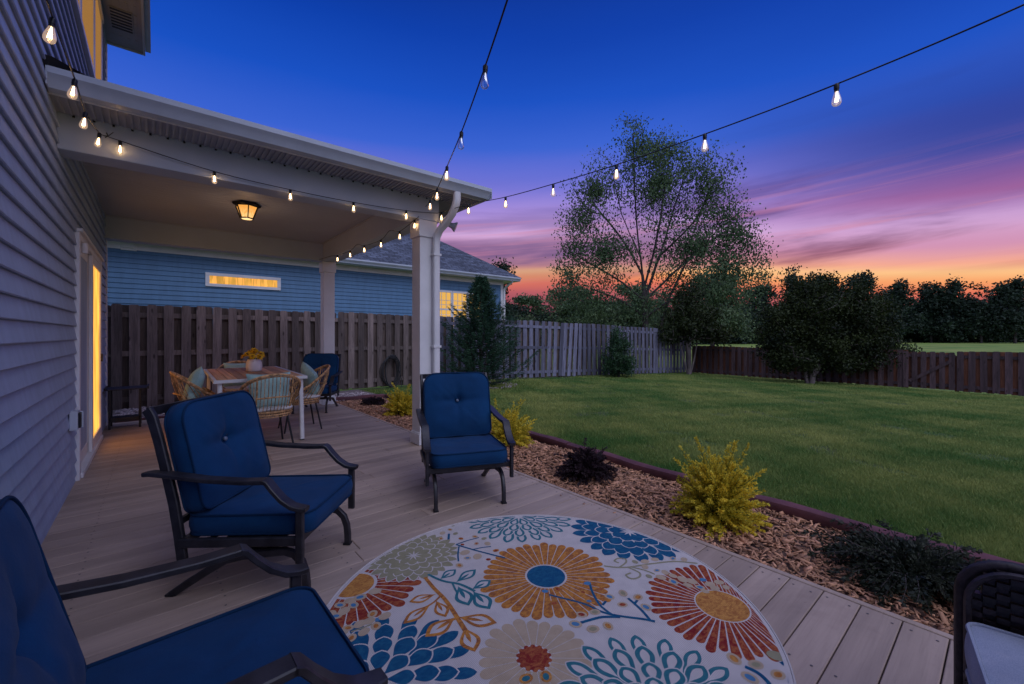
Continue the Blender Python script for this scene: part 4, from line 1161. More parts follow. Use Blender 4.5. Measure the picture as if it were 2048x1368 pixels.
# ------------------------------------------------------------------ mulch and rock
def chips():
    n = 26000
    x = RNG.uniform(2.54, 3.50, n); y = -1.6+9.9*RNG.uniform(0, 1, n)**1.7
    y = np.where(RNG.uniform(0, 1, n) < .35, RNG.uniform(-1.2, 8.3, n), y)
    L = RNG.uniform(.016, .058, n)*(.8+1.1*RNG.uniform(0, 1, n)**5); W_ = L*RNG.uniform(.18, .42, n); T_ = RNG.uniform(.0015, .006, n)
    sc_ = np.clip(.8+.08*np.maximum(y, 0), .8, 1.2); L *= sc_; W_ *= sc_
    a = RNG.uniform(0, 2*PI, n); tilt = RNG.normal(0, .28, n); roll = RNG.normal(0, .4, n)
    z = -.046+.012*np.sin(x*5+y*1.3)*np.sin(y*2.2+.5)+RNG.uniform(0, .022, n)
    x[:16] = RNG.uniform(2.40, 2.52, 16); y[:16] = RNG.uniform(1.8, 6.5, 16); z[:16] = .004; tilt[:16] *= .2; roll[:16] *= .2; L[:16] *= .4; W_[:16] *= .4
    ux = np.stack([np.cos(a)*np.cos(tilt), np.sin(a)*np.cos(tilt), np.sin(tilt)], 1)
    vx = np.stack([-np.sin(a)*np.cos(roll), np.cos(a)*np.cos(roll), np.sin(roll)], 1)
    nx_ = np.cross(ux, vx); c = np.stack([x, y, z], 1)
    P = []
    tp_ = RNG.uniform(.3, 1, n)[:, None]
    for (i, j, k) in ((-1, -1, -1), (1, -1, -1), (1, 1, -1), (-1, 1, -1), (-1, -1, 1), (1, -1, 1), (1, 1, 1), (-1, 1, 1)):
        wv = W_[:, None]*j/2*(tp_ if i > 0 else 1)
        bend = (.10*L[:, None])*(1 if i*1 > 0 else .3)
        P.append(c+ux*(L[:, None]*i/2)+vx*wv+nx_*(T_[:, None]*k/2)+nx_*bend*.3)
    V = np.stack(P, 1).reshape(-1, 3); b = np.arange(n)[:, None, None]*8
    F = (b+np.array([(4, 5, 6, 7), (0, 1, 5, 4), (1, 2, 6, 5), (2, 3, 7, 6), (3, 0, 4, 7)])[None]).reshape(-1, 4)
    v = np.repeat(np.clip(RNG.normal(.5, .28, n), 0, 1), 5)
    o = nmesh('wood_chips', V, F, 4, M['chips'], v); tag(o, 'coarse brown wood chip mulch filling the bed beside the deck', 'mulch', kind='stuff')
chips()
def rocks():
    import bmesh
    bm = bmesh.new(); bmesh.ops.create_icosphere(bm, subdivisions=1, radius=1); bv = np.array([v.co[:] for v in bm.verts]); bf = np.array([[v.index for v in f.verts] for f in bm.faces]); bm.free()
    n = 5200
    x = RNG.uniform(-.5, 3.55, n); y = RNG.uniform(8.42, 10.0, n)
    keep = ~((x > 3.0) & (y > 9.4)); x, y = x[keep], y[keep]; n = len(x)
    # ring of stones at the foot of the cedar
    n2 = 260; a = RNG.uniform(0, 2*PI, n2); r = .65+RNG.uniform(0, .35, n2); x = np.r_[x, 6.55+r*np.cos(a)]; y = np.r_[y, 8.95+r*np.sin(a)*.8]; n += n2
    z = np.where(np.arange(n) < n-n2, -.04, gz(x)+.012)+RNG.uniform(0, .018, n)
    s = RNG.uniform(.011, .026, (n, 1, 1))*RNG.uniform(.6, 1.2, (n, 1, 3))
    a = RNG.uniform(0, 2*PI, n); ca, sa = np.cos(a)[:, None], np.sin(a)[:, None]
    V = bv[None]*s*(1+.12*RNG.normal(size=(n, len(bv), 1)))
    X_ = V[..., 0]*ca-V[..., 1]*sa; Y_ = V[..., 0]*sa+V[..., 1]*ca
    V = np.stack([X_+x[:, None], Y_+y[:, None], V[..., 2]*.7+z[:, None]], -1).reshape(-1, 3)
    F = (np.arange(n)[:, None, None]*len(bv)+bf[None]).reshape(-1, 3)
    o = nmesh('river_rocks', V, F, 3, M['rocks'], np.repeat(RNG.uniform(0, 1, n), len(bf)), smooth=True)
    tag(o, 'pale pink river rocks between the deck and the tall fence', 'gravel', kind='stuff')
rocks()

# ------------------------------------------------------------------ string lights
M['glow_glass'] = None
def bulbmat(name, c, s, fac):
    m = bpy.data.materials.new(name); m.use_nodes = True; nt = m.node_tree; nt.nodes.clear(); q = N(nt)
    o = q.new('ShaderNodeOutputMaterial'); tr = q.new('ShaderNodeBsdfTransparent'); tr.inputs[0].default_value = (.97, .96, .95, 1)
    gl = q.new('ShaderNodeBsdfGlossy'); gl.inputs[0].default_value = (.9, .9, .9, 1); gl.inputs['Roughness'].default_value = .08
    lw = q.new('ShaderNodeLayerWeight'); lw.inputs[0].default_value = .35
    mx = q.new('ShaderNodeMixShader'); q.put(mx.inputs[0], q.math('ADD', .05, q.math('MULTIPLY', lw.outputs['Fresnel'], .55))); q.put(mx.inputs[1], tr.outputs[0]); q.put(mx.inputs[2], gl.outputs[0])
    e = q.new('ShaderNodeEmission'); e.inputs[0].default_value = tuple(c)+(1,); e.inputs[1].default_value = s
    m2 = q.new('ShaderNodeMixShader'); m2.inputs[0].default_value = fac; q.put(m2.inputs[1], mx.outputs[0]); q.put(m2.inputs[2], e.outputs[0])
    q.put(o.inputs[0], m2.outputs[0]); return m
BG = bulbmat('lit_bulb_glass', (1., .66, .42), 1.0, .30); BD = bulbmat('faint_bulb_glass', (1., .8, .72), .8, .20); BO = bulbmat('clear_bulb_glass', (.5, .5, .8), .3, .02)
FIL = emit('filament_glow', (1., .58, .24), 45); FILD = emit('filament_dim', (1., .68, .42), 10)
def bulb(parent, p, kind, tilt=(0, 0)):
    q = Matrix.Translation(Vector(p)-parent.location) @ Matrix.Rotation(tilt[0], 4, 'X') @ Matrix.Rotation(tilt[1], 4, 'Y') @ Matrix.Scale(.68, 4)
    g = MB(); g.lathe([(.0125, -.046), (.0145, -.056), (.020, -.074), (.026, -.096), (.0285, -.112), (.027, -.126), (.0205, -.137), (.010, -.143), (.001, -.144)], (0, 0, 0), 16, cap=False)
    g.xform(q); b = g.build('bulb', {'lit': BG, 'dim': BD, 'off': BO}[kind], parent, smooth=60)
    s_ = MB(); s_.lathe([(.004, .012), (.012, .008), (.0165, .0), (.0165, -.028), (.0145, -.030), (.0145, -.046), (.010, -.048)], (0, 0, 0), 12); s_.xform(q); s_.build('socket', M['black'], b, smooth=40)
    if kind != 'off':
        f = MB()
        for k in range(4):
            a = PI*k/2; f.tube([(.004*math.cos(a), .004*math.sin(a), -.062), (.009*math.cos(a), .009*math.sin(a), -.115)], .0016, 4)
        f.lathe([(.003, -.048), (.004, -.060)], (0, 0, 0), 6)
        f.xform(q); f.build('filament', FIL if kind == 'lit' else FILD, b)
def catmull(P, k=10):
    o = []
    for i in range(len(P)-1):
        p0 = P[max(i-1, 0)]; p1 = P[i]; p2 = P[i+1]; p3 = P[min(i+2, len(P)-1)]
        for j in range(k):
            t = j/k; o.append(.5*((2*p1)+(p2-p0)*t+(2*p0-5*p1+4*p2-p3)*t*t+(3*p1-p0-3*p2+p3)*t**3))
    o.append(P[-1]); return o
def camp(xc, d, z): return Vector((d*SY+xc*CY, d*CY-xc*SY, z))
# first string: house wall -> porch beam -> out over the lawn
S1 = thing('string_light', 'string of vintage bulbs running along the porch beam and out over the lawn', 'string lights', (1.0, 4.27, 2.6))
bp = [(-.31, 2.45, 2.50), (-.31, 3.05, 2.535), (-.325, 3.64, 2.60), (-.30, 4.14, 2.665)]
k1 = [Vector((-.50, -.3, 3.2)), Vector((-.36, .6, 2.72)), Vector((-.325, 1.25, 2.55)), Vector((-.315, 1.85, 2.50))]+[Vector(p) for p in bp]+[Vector((-.27, 4.275, 2.70))]
MBs = MB(); MBs.tube(catmull(k1), .0035, 6)
for p in bp: bulb(S1, Vector(p)+Vector((0, 0, -.005)), 'lit', (.0, .12))
beamb = [(-.20, 2.685), (.374, 2.60), (.945, 2.575), (1.52, 2.575), (2.09, 2.60), (2.50, 2.645)]
k2 = [Vector((-.27, 4.275, 2.70))]+[Vector((x, 4.27, z)) for x, z in beamb]
MBs.tube(catmull(k2, 8)[:-1]+[Vector((2.50, 4.22, 2.645))], .0035, 6)
for i, (x, z) in enumerate(beamb): bulb(S1, (x, 4.27 if i < 5 else 4.22, z-.004), 'lit')
lawnp = []
zs = [None, 2.594, 2.514, 2.462, 2.424, 2.407, 2.410, 2.45, 2.55]
for k in range(1, 9): lawnp.append(camp(-.84+k*.3906, 4.86-k*.483, zs[k]))
MBs.tube(catmull([Vector((2.50, 4.22, 2.645))]+lawnp+[camp(-.84+9*.3906, .45, 2.70)]), .0035, 6)
for k, p in enumerate(lawnp[:-1]): bulb(S1, p+Vector((0, 0, -.004)), 'lit' if k in (0, 1, 3) else 'dim')
MBs.tube([(-.275, 4.296, 2.73), (-.265, 4.27, 2.70), (-.28, 4.27, 2.685)], .004, 5); MBs.tube([(-.262, 4.262, 2.70), (-.235, 4.25, 2.73)], .003, 5)
MBs.build('cord', M['black'], S1, True, smooth=60)
# second string: overhead -> porch corner -> along the side beam to the rear post
S2 = thing('string_light', 'string of vintage bulbs from overhead to the porch corner and along the side beam', 'string lights', (2.2, 4.3, 2.6))
ov = [camp(-.99+k*.175, 4.83-k*.6, z) for k, z in enumerate([2.70, 2.593, 2.50, 2.452, 2.412, 2.412, 2.45, 2.53])]
C2 = MB(); C2.tube(catmull([Vector((2.235, 4.285, 2.55))]+ov+[camp(.45, .1, 2.75)]), .0035, 6)
for k, p in enumerate(ov[:-1]): bulb(S2, p+Vector((0, 0, -.004)), 'lit' if k < 4 else 'off', (0, .05))
sb = [(4.36, 2.54), (4.74, 2.485), (5.29, 2.475), (5.86, 2.495), (6.42, 2.505), (7.0, 2.52)]
kk = [Vector((2.235, 4.285, 2.55))]
for i, (y, z) in enumerate(sb):
    kk.append(Vector((2.235, y, z)))
    if i in (1, 3): kk.append(Vector((2.245, y+.30, z+.065)))
kk += [Vector((2.245, 7.35, 2.56)), Vector((2.2, 7.86, 2.565))]
C2.tube(catmull(kk, 6), .0035, 6)
for (y, z) in sb: bulb(S2, (2.235, y, z-.004), 'lit')
C2.build('cord', M['black'], S2, True, smooth=60)

# ------------------------------------------------------------------ round rug
def rugmat(name, c, dist=0., c2=None):
    def ex(q, v, tc, rgb):
        if dist:
            g = q.noise(q.mapping(tc, (1, 1.6, 1), rot=(0, 0, .6)), 30.0, 8, .8, .8)
            rgb = q.mixc(q.maprange(g, .42, .60, 0, dist), rgb, tuple((c2 or (.5, .3, .15))[:3])+(1,))
            g2 = q.noise(q.mapping(tc, (10, 90, 1), rot=(0, 0, .5)), 2.0, 3, .6)
            rgb = q.mixc(q.maprange(g2, .55, .7, 0, dist*.7), rgb, q.mixc(1., rgb, (.55, .5, .5, 1), 'MULTIPLY'))
        # weave
        s1_ = q.new('ShaderNodeTexWave'); s1_.bands_direction = 'X'; s1_.inputs['Scale'].default_value = 55; s2_ = q.new('ShaderNodeTexWave'); s2_.bands_direction = 'Y'; s2_.inputs['Scale'].default_value = 55
        q.put(s1_.inputs['Vector'], tc); q.put(s2_.inputs['Vector'], tc)
        wv = q.math('MULTIPLY', s1_.outputs['Fac'], s2_.outputs['Fac'])
        return q.mixc(q.maprange(wv, .05, .5, .75 if not dist else .4, 0), rgb, q.mixc(1., rgb, (.45, .43, .47, 1), 'MULTIPLY'))
    return mat(name, c, .92, .04, 12, .0008, 300, spec=.1, extra=ex)
RM = [rugmat('rug_cream', (.74, .67, .61)), rugmat('rug_orange', (.66, .27, .055), .95, (.30, .10, .045)), rugmat('rug_teal', (.030, .165, .21), .4, (.09, .27, .29)),
      rugmat('rug_blue', (.010, .085, .19), .35, (.04, .22, .32)), rugmat('rug_red', (.25, .022, .024), .8, (.52, .17, .06)), rugmat('rug_beige', (.52, .39, .26), .3, (.62, .50, .36)),
      rugmat('rug_olive', (.33, .30, .18), .3, (.42, .38, .26)), rugmat('rug_gold', (.66, .31, .08), .9, (.36, .12, .04)), rugmat('rug_sky', (.07, .22, .40), .2, (.2, .35, .45))]
CREAM, ORANGE, TEAL, BLUE, RED, BEIGE, OLIVE, GOLD, SKY = range(9)
RC = (1.35, 1.40); RR = .978
rug = MB()
ol = [(RC[0]+RR*math.cos(2*PI*k/180), RC[1]+RR*math.sin(2*PI*k/180)) for k in range(180)]
inn = [(RC[0]+(RR-.012)*math.cos(2*PI*k/180), RC[1]+(RR-.012)*math.sin(2*PI*k/180)) for k in range(180)]
vs = [(x, y, .001) for x, y in ol]+[(x, y, .006) for x, y in ol]+[(x, y, .008) for x, y in inn]
fs = [(i, (i+1) % 180, (i+1) % 180+180, i+180) for i in range(180)]+[(i+180, (i+1) % 180+180, (i+1) % 180+360, i+360) for i in range(180)]+[tuple(range(360, 540))]
rug.add(vs, fs, CREAM, .5)
RZ = [.00806]
def rpoly(pts, c, lift=0.):
    q = []; ins = 0
    for (x, y) in pts:
        dx, dy = x-RC[0], y-RC[1]; d = math.hypot(dx, dy); lim = RR-.02
        if d > lim: x, y = RC[0]+dx/d*lim, RC[1]+dy/d*lim
        else: ins += 1
        q.append((x, y, RZ[0]+lift))
    if ins < 2: return
    ar = sum(q[i-1][0]*q[i][1]-q[i][0]*q[i-1][1] for i in range(len(q)))
    if ar < 0: q.reverse()
    rug.add(q, [tuple(range(len(q)))], c, .5)
def tear(c, a, r0, r1, w, col_, lift=0., k=1.0, pin=.75, ex=1.75):
    """petal: pointed at r0, rounded at r1"""
    pts = []
    for j in range(17):
        t = j/16; wv = w/2*max(0, math.sin(PI*t**ex))**pin*k if 0 < t < 1 else 0
        r = r0+(r1-r0)*t; pts.append((r, wv))
    full = pts+[(r, -wv) for (r, wv) in reversed(pts[1:-1])]
    ca, sa = math.cos(a), math.sin(a)
    rpoly([(c[0]+r*ca-s_*sa, c[1]+r*sa+s_*ca) for (r, s_) in full], col_, lift)
def daisy(c, r0, r1, n_, col_, cc=None, rc_=None, gap=.92, lv=.05, ph=0.):
    for k in range(n_):
        a = ph+2*PI*k/n_; R1 = r1*(1+random.uniform(-lv, lv)); h = PI/n_*gap; ca, sa = math.cos(a), math.sin(a)
        w1 = (R1*.93)*math.tan(h); w0 = r0*math.tan(h)*.9; pts = [(r0, -w0), (R1-w1, -w1*.97)]
        for j in range(1, 8): b_ = -PI/2+PI*j/8; pts.append((R1-w1+w1*1.25*math.cos(b_), w1*math.sin(b_)))
        pts += [(R1-w1, w1*.97), (r0, w0)]
        rpoly([(c[0]+r*ca-s_*sa, c[1]+r*sa+s_*ca) for (r, s_) in pts], col_)
    if cc is not None:
        rpoly([(c[0]+rc_*math.cos(2*PI*k/40), c[1]+rc_*math.sin(2*PI*k/40)) for k in range(40)], cc, .00003)
    RZ[0] += .00006
def dahlia(c, rings, col_, outline=False, ph=0., a0=0, a1=2*PI):
    for j in range(len(rings)-1, -1, -1):
        r0, r1, n_, w_ = rings[j]; r0 = max(.004, r0-.03*j)
        for k in range(n_):
            a = ph+2*PI*(k+.5*(j % 2))/n_+random.uniform(-.03, .03); s_ = random.uniform(.95, 1.04); u = (k % 5)*.00001
            tear(c, a, r0-.006, r0+(r1-r0)*s_+.006, w_*s_+.011, CREAM, u*.2)
            tear(c, a, r0, r0+(r1-r0)*s_, w_*s_, col_, .00001+u*.2)
            if outline: tear(c, a, r0+(r1-r0)*.26, r0+(r1-r0)*s_*.88, w_*.50, CREAM, .00002+u*.2)
        RZ[0] += .00003
def G(px, py): return ground(px, py)
def stroke(px, w_, col_, w1=None):
    P = [Vector(G(*p)) for p in px]; n_ = len(P); L_, R_ = [], []
    P = [Vector((v.x, v.y, 0)) for v in P]; P = catmull(P, 5); n_ = len(P)
    for i, p in enumerate(P):
        t = (P[min(i+1, n_-1)]-P[max(i-1, 0)]).normalized(); s_ = Vector((-t.y, t.x, 0)); k = w_+(((w1 if w1 is not None else w_)-w_)*i/(n_-1))
        L_.append(p+s_*k/2); R_.append(p-s_*k/2)
    for i in range(n_-1): rpoly([(L_[i].x, L_[i].y), (L_[i+1].x, L_[i+1].y), (R_[i+1].x, R_[i+1].y), (R_[i].x, R_[i].y)], col_, .0000008*i)
def leaf(a, b, w_, col_, outline=True, inner=True):
    A_, B_ = Vector(G(*a)), Vector(G(*b)); d = B_-A_; L = d.length; ang = math.atan2(d.y, d.x)
    tear((A_.x, A_.y), ang, 0, L, w_, col_, .00004, pin=1.1, ex=1.3)
    if outline: tear((A_.x, A_.y), ang, L*.14, L*.86, w_*.62, CREAM, .00006, pin=1.1, ex=1.3)
    if inner: tear((A_.x, A_.y), ang, 0, L*.66, w_*.22, col_, .00008, pin=1.1, ex=1.3)
def blob(px, py, r, col_, r2=None, c2=None, ang=0., asp=1.25):
    c = G(px, py); r *= .82; r2 = r2*.9 if r2 else r2
    rpoly([(c[0]+r*asp*math.cos(t)*math.cos(ang)-r*math.sin(t)*math.sin(ang), c[1]+r*asp*math.cos(t)*math.sin(ang)+r*math.sin(t)*math.cos(ang)) for t in [2*PI*k/18 for k in range(18)]], col_, .00010+random.uniform(0, .00003))
    if c2 is not None: rpoly([(c[0]+r2*1.4*math.cos(t)*math.cos(ang)-r2*math.sin(t)*math.sin(ang), c[1]+r2*1.4*math.cos(t)*math.sin(ang)+r2*math.sin(t)*math.cos(ang)) for t in [2*PI*k/14 for k in range(14)]], c2, .00016)
rr_ = random.Random(3); _r = random.random; random.seed(5)
# daisies
daisy(G(706, 1173), .115, .315, 34, RED, GOLD, .100, ph=.1)
daisy(G(1444, 1214), .118, .325, 44, RED, GOLD, .112, gap=.86)
dahlia(G(827, 1114), [(.012, .10, 9, .050), (.075, .155, 14, .052), (.125, .205, 20, .052), (.175, .255, 26, .050)], OLIVE)
dahlia(G(1037, 1036), [(.02, .13, 9, .060), (.11, .21, 13, .066), (.19, .29, 18, .066), (.27, .36, 22, .064)], TEAL, True, ph=.2)
dahlia(G(1258, 1066), [(.02, .13, 9, .074), (.11, .21, 13, .082), (.18, .29, 18, .082), (.26, .36, 22, .078)], BLUE, ph=.1)
daisy(G(1092, 1155), .108, .330, 38, ORANGE, BLUE, .098, gap=.93)
daisy(G(1068, 1320), .068, .215, 22, BEIGE, RED, .060, gap=.93)
for k in range(14):
    a = 2*PI*k/14; c = G(1068, 1320); rpoly([(c[0]+.060*math.cos(a)+.010*math.cos(t), c[1]+.060*math.sin(a)+.010*math.sin(t)) for t in [2*PI*j/10 for j in range(10)]], RED, .00001)
dahlia(G(752, 1366), [(.03, .14, 8, .070), (.12, .225, 12, .078), (.20, .30, 16, .076), (.29, .37, 19, .060)], BLUE, ph=.25)
dahlia(G(1325, 1425), [(.03, .13, 8, .068), (.11, .205, 12, .074), (.19, .285, 16, .072), (.27, .355, 19, .062)], TEAL, True)
# out of the frame, for completeness
daisy((.55, 1.0), .10, .27, 30, ORANGE, RED, .09); dahlia((1.05, .62), [(.03, .12, 8, .05), (.09, .19, 12, .055), (.16, .25, 18, .05)], OLIVE); 
# orange leaf branch
stroke([(850, 1158), (868, 1180), (892, 1205), (915, 1240), (935, 1272)], .018, ORANGE, .022)
stroke([(884, 1192), (868, 1208), (845, 1222)], .010, ORANGE); stroke([(915, 1240), (890, 1252), (868, 1270)], .010, ORANGE)
for a, b, w_ in (((872, 1192), (818, 1208), .062), ((862, 1212), (806, 1252), .066), ((872, 1205), (892, 1238), .066), ((912, 1238), (850, 1278), .085), ((916, 1238), (994, 1250), .085), ((928, 1258), (950, 1308), .085)): leaf(a, b, w_, ORANGE)
# teal leaf branch
stroke([(856, 1152), (885, 1165), (920, 1172), (950, 1186)], .014, TEAL, .016)
for a, b, w_ in (((880, 1162), (912, 1142), .062), ((912, 1168), (952, 1142), .068), ((944, 1182), (982, 1164), .066), ((916, 1176), (938, 1215), .088), ((946, 1186), (980, 1222), .088)): leaf(a, b, w_, TEAL)
stroke([(905, 1170), (912, 1185), (920, 1196)], .010, TEAL)
# navy twigs with berries
stroke([(1010, 1119), (975, 1110), (945, 1102), (912, 1092)], .012, BLUE); stroke([(912, 1092), (935, 1084), (958, 1078)], .009, BLUE); stroke([(897, 1082), (898, 1070)], .014, BLUE); stroke([(918, 1096), (916, 1112), (917, 1126)], .009, BLUE); stroke([(945, 1102), (965, 1098), (982, 1096)], .009, BLUE)
for px_, py_, r_, c_, c2_ in ((885, 1069, .022, BEIGE, None), (900, 1062, .018, BEIGE, ORANGE), (882, 1080, .018, BEIGE, ORANGE), (922, 1080, .016, ORANGE, RED), (950, 1076, .020, BEIGE, ORANGE), (968, 1080, .018, OLIVE, None), (930, 1108, .030, BEIGE, None), (935, 1119, .020, BEIGE, SKY),
                               (955, 1116, .030, BEIGE, None), (953, 1090, .018, BEIGE, RED), (992, 1104, .018, ORANGE, RED), (975, 1090, .022, BEIGE, None), (977, 1122, .014, RED, None), (919, 1134, .024, BEIGE, GOLD), (905, 1054, .014, OLIVE, None), (911, 1070, .018, OLIVE, None), (925, 1092, .012, RED, None)):
    blob(px_, py_, r_, c_, r_*.45, c2_, rr_.uniform(0, 3))
stroke([(1310, 1247), (1285, 1242), (1240, 1236), (1205, 1228), (1170, 1212), (1125, 1200), (1098, 1193)], .015, BLUE, .011); stroke([(1225, 1234), (1200, 1214), (1185, 1188), (1180, 1172)], .012, BLUE); stroke([(1240, 1238), (1205, 1238), (1180, 1244), (1160, 1250)], .015, BLUE)
stroke([(1300, 1244), (1285, 1226), (1270, 1212), (1256, 1200)], .013, BLUE); stroke([(1268, 1212), (1275, 1204)], .012, BLUE); stroke([(1205, 1214), (1212, 1206)], .012, BLUE)
for px_, py_, r_, c_, c2_ in ((1175, 1170, .018, SKY, None), (1116, 1182, .022, ORANGE, RED), (1108, 1210, .022, ORANGE, RED), (1166, 1188, .016, GOLD, RED), (1202, 1182, .018, GOLD, RED), (1178, 1206, .020, GOLD, SKY), (1219, 1197, .024, BEIGE, SKY), (1246, 1190, .026, BEIGE, OLIVE), (1276, 1198, .026, BEIGE, GOLD),
                               (1245, 1213, .024, BEIGE, RED), (1292, 1218, .026, BEIGE, SKY), (1163, 1233, .024, BEIGE, RED), (1190, 1228, .024, BEIGE, OLIVE), (1151, 1252, .028, BEIGE, SKY), (1186, 1262, .028, BEIGE, OLIVE), (1216, 1256, .026, BEIGE, GOLD), (1090, 1186, .016, SKY, None)):
    blob(px_, py_, r_, c_, r_*.5, c2_, rr_.uniform(0, 3))
# beige swirl
stroke([(1208, 1135), (1235, 1138), (1262, 1137), (1300, 1131), (1350, 1126), (1395, 1130)], .012, OLIVE); stroke([(1262, 1137), (1290, 1144), (1310, 1152)], .010, OLIVE)
stroke([(1240, 1137), (1252, 1128), (1250, 1121), (1236, 1120), (1229, 1125), (1238, 1129)], .010, OLIVE); stroke([(1256, 1138), (1278, 1148), (1279, 1157), (1264, 1161), (1252, 1154), (1262, 1149)], .011, OLIVE)
for px_, py_, r_, c_, c2_ in ((1270, 1127, .018, OLIVE, None), (1290, 1126, .024, BEIGE, None), (1310, 1122, .022, BEIGE, None), (1346, 1120, .020, BEIGE, SKY), (1368, 1122, .022, BEIGE, None), (1290, 1137, .022, BEIGE, None), (1314, 1144, .018, BEIGE, SKY), (1298, 1156, .018, OLIVE, None), (1322, 1158, .026, BEIGE, None), (1330, 1148, .022, BEIGE, None),
                               (1346, 1155, .022, BEIGE, None), (1347, 1167, .026, BEIGE, SKY), (1365, 1162, .028, BEIGE, None), (1383, 1166, .028, BEIGE, None), (1376, 1174, .022, BEIGE, None), (1406, 1163, .018, SKY, None), (1400, 1178, .022, BEIGE, SKY), (1420, 1172, .026, BEIGE, None), (1438, 1168, .024, BEIGE, None), (1430, 1180, .024, BEIGE, None), (1410, 1186, .02, BEIGE, None), (1452, 1178, .02, BEIGE, None)):
    blob(px_, py_, r_, c_, r_*.5, c2_, rr_.uniform(0, 3))
for px_, py_, r_, c_, c2_ in ((750, 1186, .030, BEIGE, None), (720, 1198, .030, BEIGE, SKY), (700, 1205, .026, BEIGE, None), (707, 1214, .026, BEIGE, SKY), (680, 1214, .026, BEIGE, SKY), (688, 1226, .030, BEIGE, None), (672, 1236, .026, BEIGE, SKY), (664, 1230, .022, BEIGE, None), (745, 1232, .026, BEIGE, GOLD), (770, 1236, .028, BEIGE, None), (755, 1243, .014, SKY, None),
                               (738, 1246, .026, BEIGE, None), (720, 1252, .028, BEIGE, None), (696, 1260, .024, BEIGE, GOLD), (752, 1256, .026, BEIGE, GOLD), (728, 1268, .026, BEIGE, None), (703, 1280, .024, BEIGE, ORANGE), (686, 1268, .022, BEIGE, None), (800, 1134, .028, OLIVE, None), (786, 1146, .026, OLIVE, None), (770, 1120, .022, OLIVE, None), (790, 1128, .022, OLIVE, None)):
    blob(px_, py_, r_, c_, r_*.45, c2_, rr_.uniform(0, 3))
stroke([(702, 1268), (725, 1260), (745, 1252)], .008, OLIVE)
# right lower twig
stroke([(1490, 1338), (1515, 1350), (1535, 1368), (1550, 1390)], .016, BLUE); stroke([(1562, 1328), (1578, 1344), (1582, 1372)], .018, BLUE)
for px_, py_, r_, c_, c2_ in ((1552, 1316, .032, OLIVE, None), (1468, 1322, .030, BEIGE, GOLD), (1512, 1334, .028, BEIGE, OLIVE), (1556, 1354, .028, BEIGE, GOLD), (1500, 1360, .030, BEIGE, SKY)): blob(px_, py_, r_, c_, r_*.5, c2_, rr_.uniform(0, 3))
for px_, py_ in ((1052, 1362), (1092, 1358)): blob(px_, py_, .026, GOLD, .013, TEAL, rr_.uniform(0, 3))
ro_ = thing('rug', 'round cream outdoor rug with orange, red and blue flowers on the deck', 'rug', (RC[0], RC[1], 0))
rug.build('rug_pile', RM, ro_, True)
bd = MB(); bd.tube([(x, y, .005) for x, y in ol], .005, 6, closed=True); bd.build('binding', RM[0], ro_, True, smooth=60)

# ------------------------------------------------------------------ plants
random.seed(21)
def grow(base_pts, tips, seg, rtip, up=.5, pen=1.6):
    """connect tips to the nearest part of a growing skeleton; returns nodes, parents, radii"""
    limbs = []
    if isinstance(base_pts[0], list): base_pts, limbs = base_pts[0], base_pts[1:]
    nodes = [Vector(p) for p in base_pts]; par = [-1]+list(range(len(base_pts)-1))
    for lb_ in limbs:
        P_ = catmull([Vector(p) for p in lb_], 5); prev = min(range(len(nodes)), key=lambda k_: (nodes[k_]-P_[0]).length)
        for p in P_[1:]: nodes.append(p+Vector((random.gauss(0, .015), random.gauss(0, .015), 0))); par.append(prev); prev = len(nodes)-1
    b0 = nodes[0]
    tips = sorted(tips, key=lambda t: min((t-q_).length for q_ in nodes))
    NP = np.array([n_[:] for n_ in nodes])
    tipidx = []
    for t in tips:
        ta = np.array(t[:]); d = np.linalg.norm(NP-ta, axis=1)+pen*np.maximum(0, NP[:, 2]-ta[2]+.15*np.linalg.norm(NP[:, :2]-ta[:2], axis=1))
        d[0] += 99; i = int(np.argmin(d)); a = nodes[i]; L = (t-a).length; k = max(1, int(L/seg)); prev = i
        pd = (a-nodes[par[i]]).normalized() if par[i] >= 0 else Vector((0, 0, 1))
        c = a+pd*L*.35+Vector((0, 0, up*L*.12))
        for j in range(1, k+1):
            s_ = j/k; p = a*(1-s_)**2+c*2*s_*(1-s_)+t*s_*s_
            if j < k: p = p+Vector((random.gauss(0, 1), random.gauss(0, 1), random.gauss(0, 1)))*seg*.08
            nodes.append(p); par.append(prev); prev = len(nodes)-1
        NP = np.vstack([NP, np.array([n_[:] for n_ in nodes[len(NP):]])]); tipidx.append(prev)
    cnt = [0]*len(nodes)
    for i in tipidx:
        j = i
        while j >= 0: cnt[j] += 1; j = par[j]
    rad = [rtip*max(1, c)**.5 for c in cnt]
    return nodes, par, rad, tipidx
def skel_mesh(mb, nodes, par, rad, seg=6, minr=0.):
    ch = {}
    for i, p in enumerate(par): ch.setdefault(p, []).append(i)
    roots = [i for i, p in enumerate(par) if p < 0]; stack = [(r, None) for r in roots]
    while stack:
        i, start = stack.pop()
        chain = ([start] if start is not None else [])+[i]; cur = i
        while True:
            c = sorted(ch.get(cur, []), key=lambda k: -rad[k])
            for k in c[1:]: stack.append((k, cur))
            if not c: break
            cur = c[0]; chain.append(cur)
        if len(chain) > 1:
            rr = [rad[k] for k in chain]
            if start is not None: rr[0] = rr[1]*1.05
            if max(rr) >= minr: mb.tube([nodes[k] for k in chain], rr, seg, cap=False)
def ell_points(E, n_, shell=.35, rng=random):
    """points in a union of ellipsoids, biased to their outside"""
    out = []; wt = [e[3]*e[4]*e[5] for e in E]
    for _ in range(n_):
        cx, cy, cz, a, b, c = rng.choices(E, wt)[0]
        v = Vector((rng.gauss(0, 1), rng.gauss(0, 1), rng.gauss(0, 1))).normalized()*(rng.random()**shell)
        out.append(Vector((cx+v.x*a, cy+v.y*b, cz+v.z*c)))
    return out
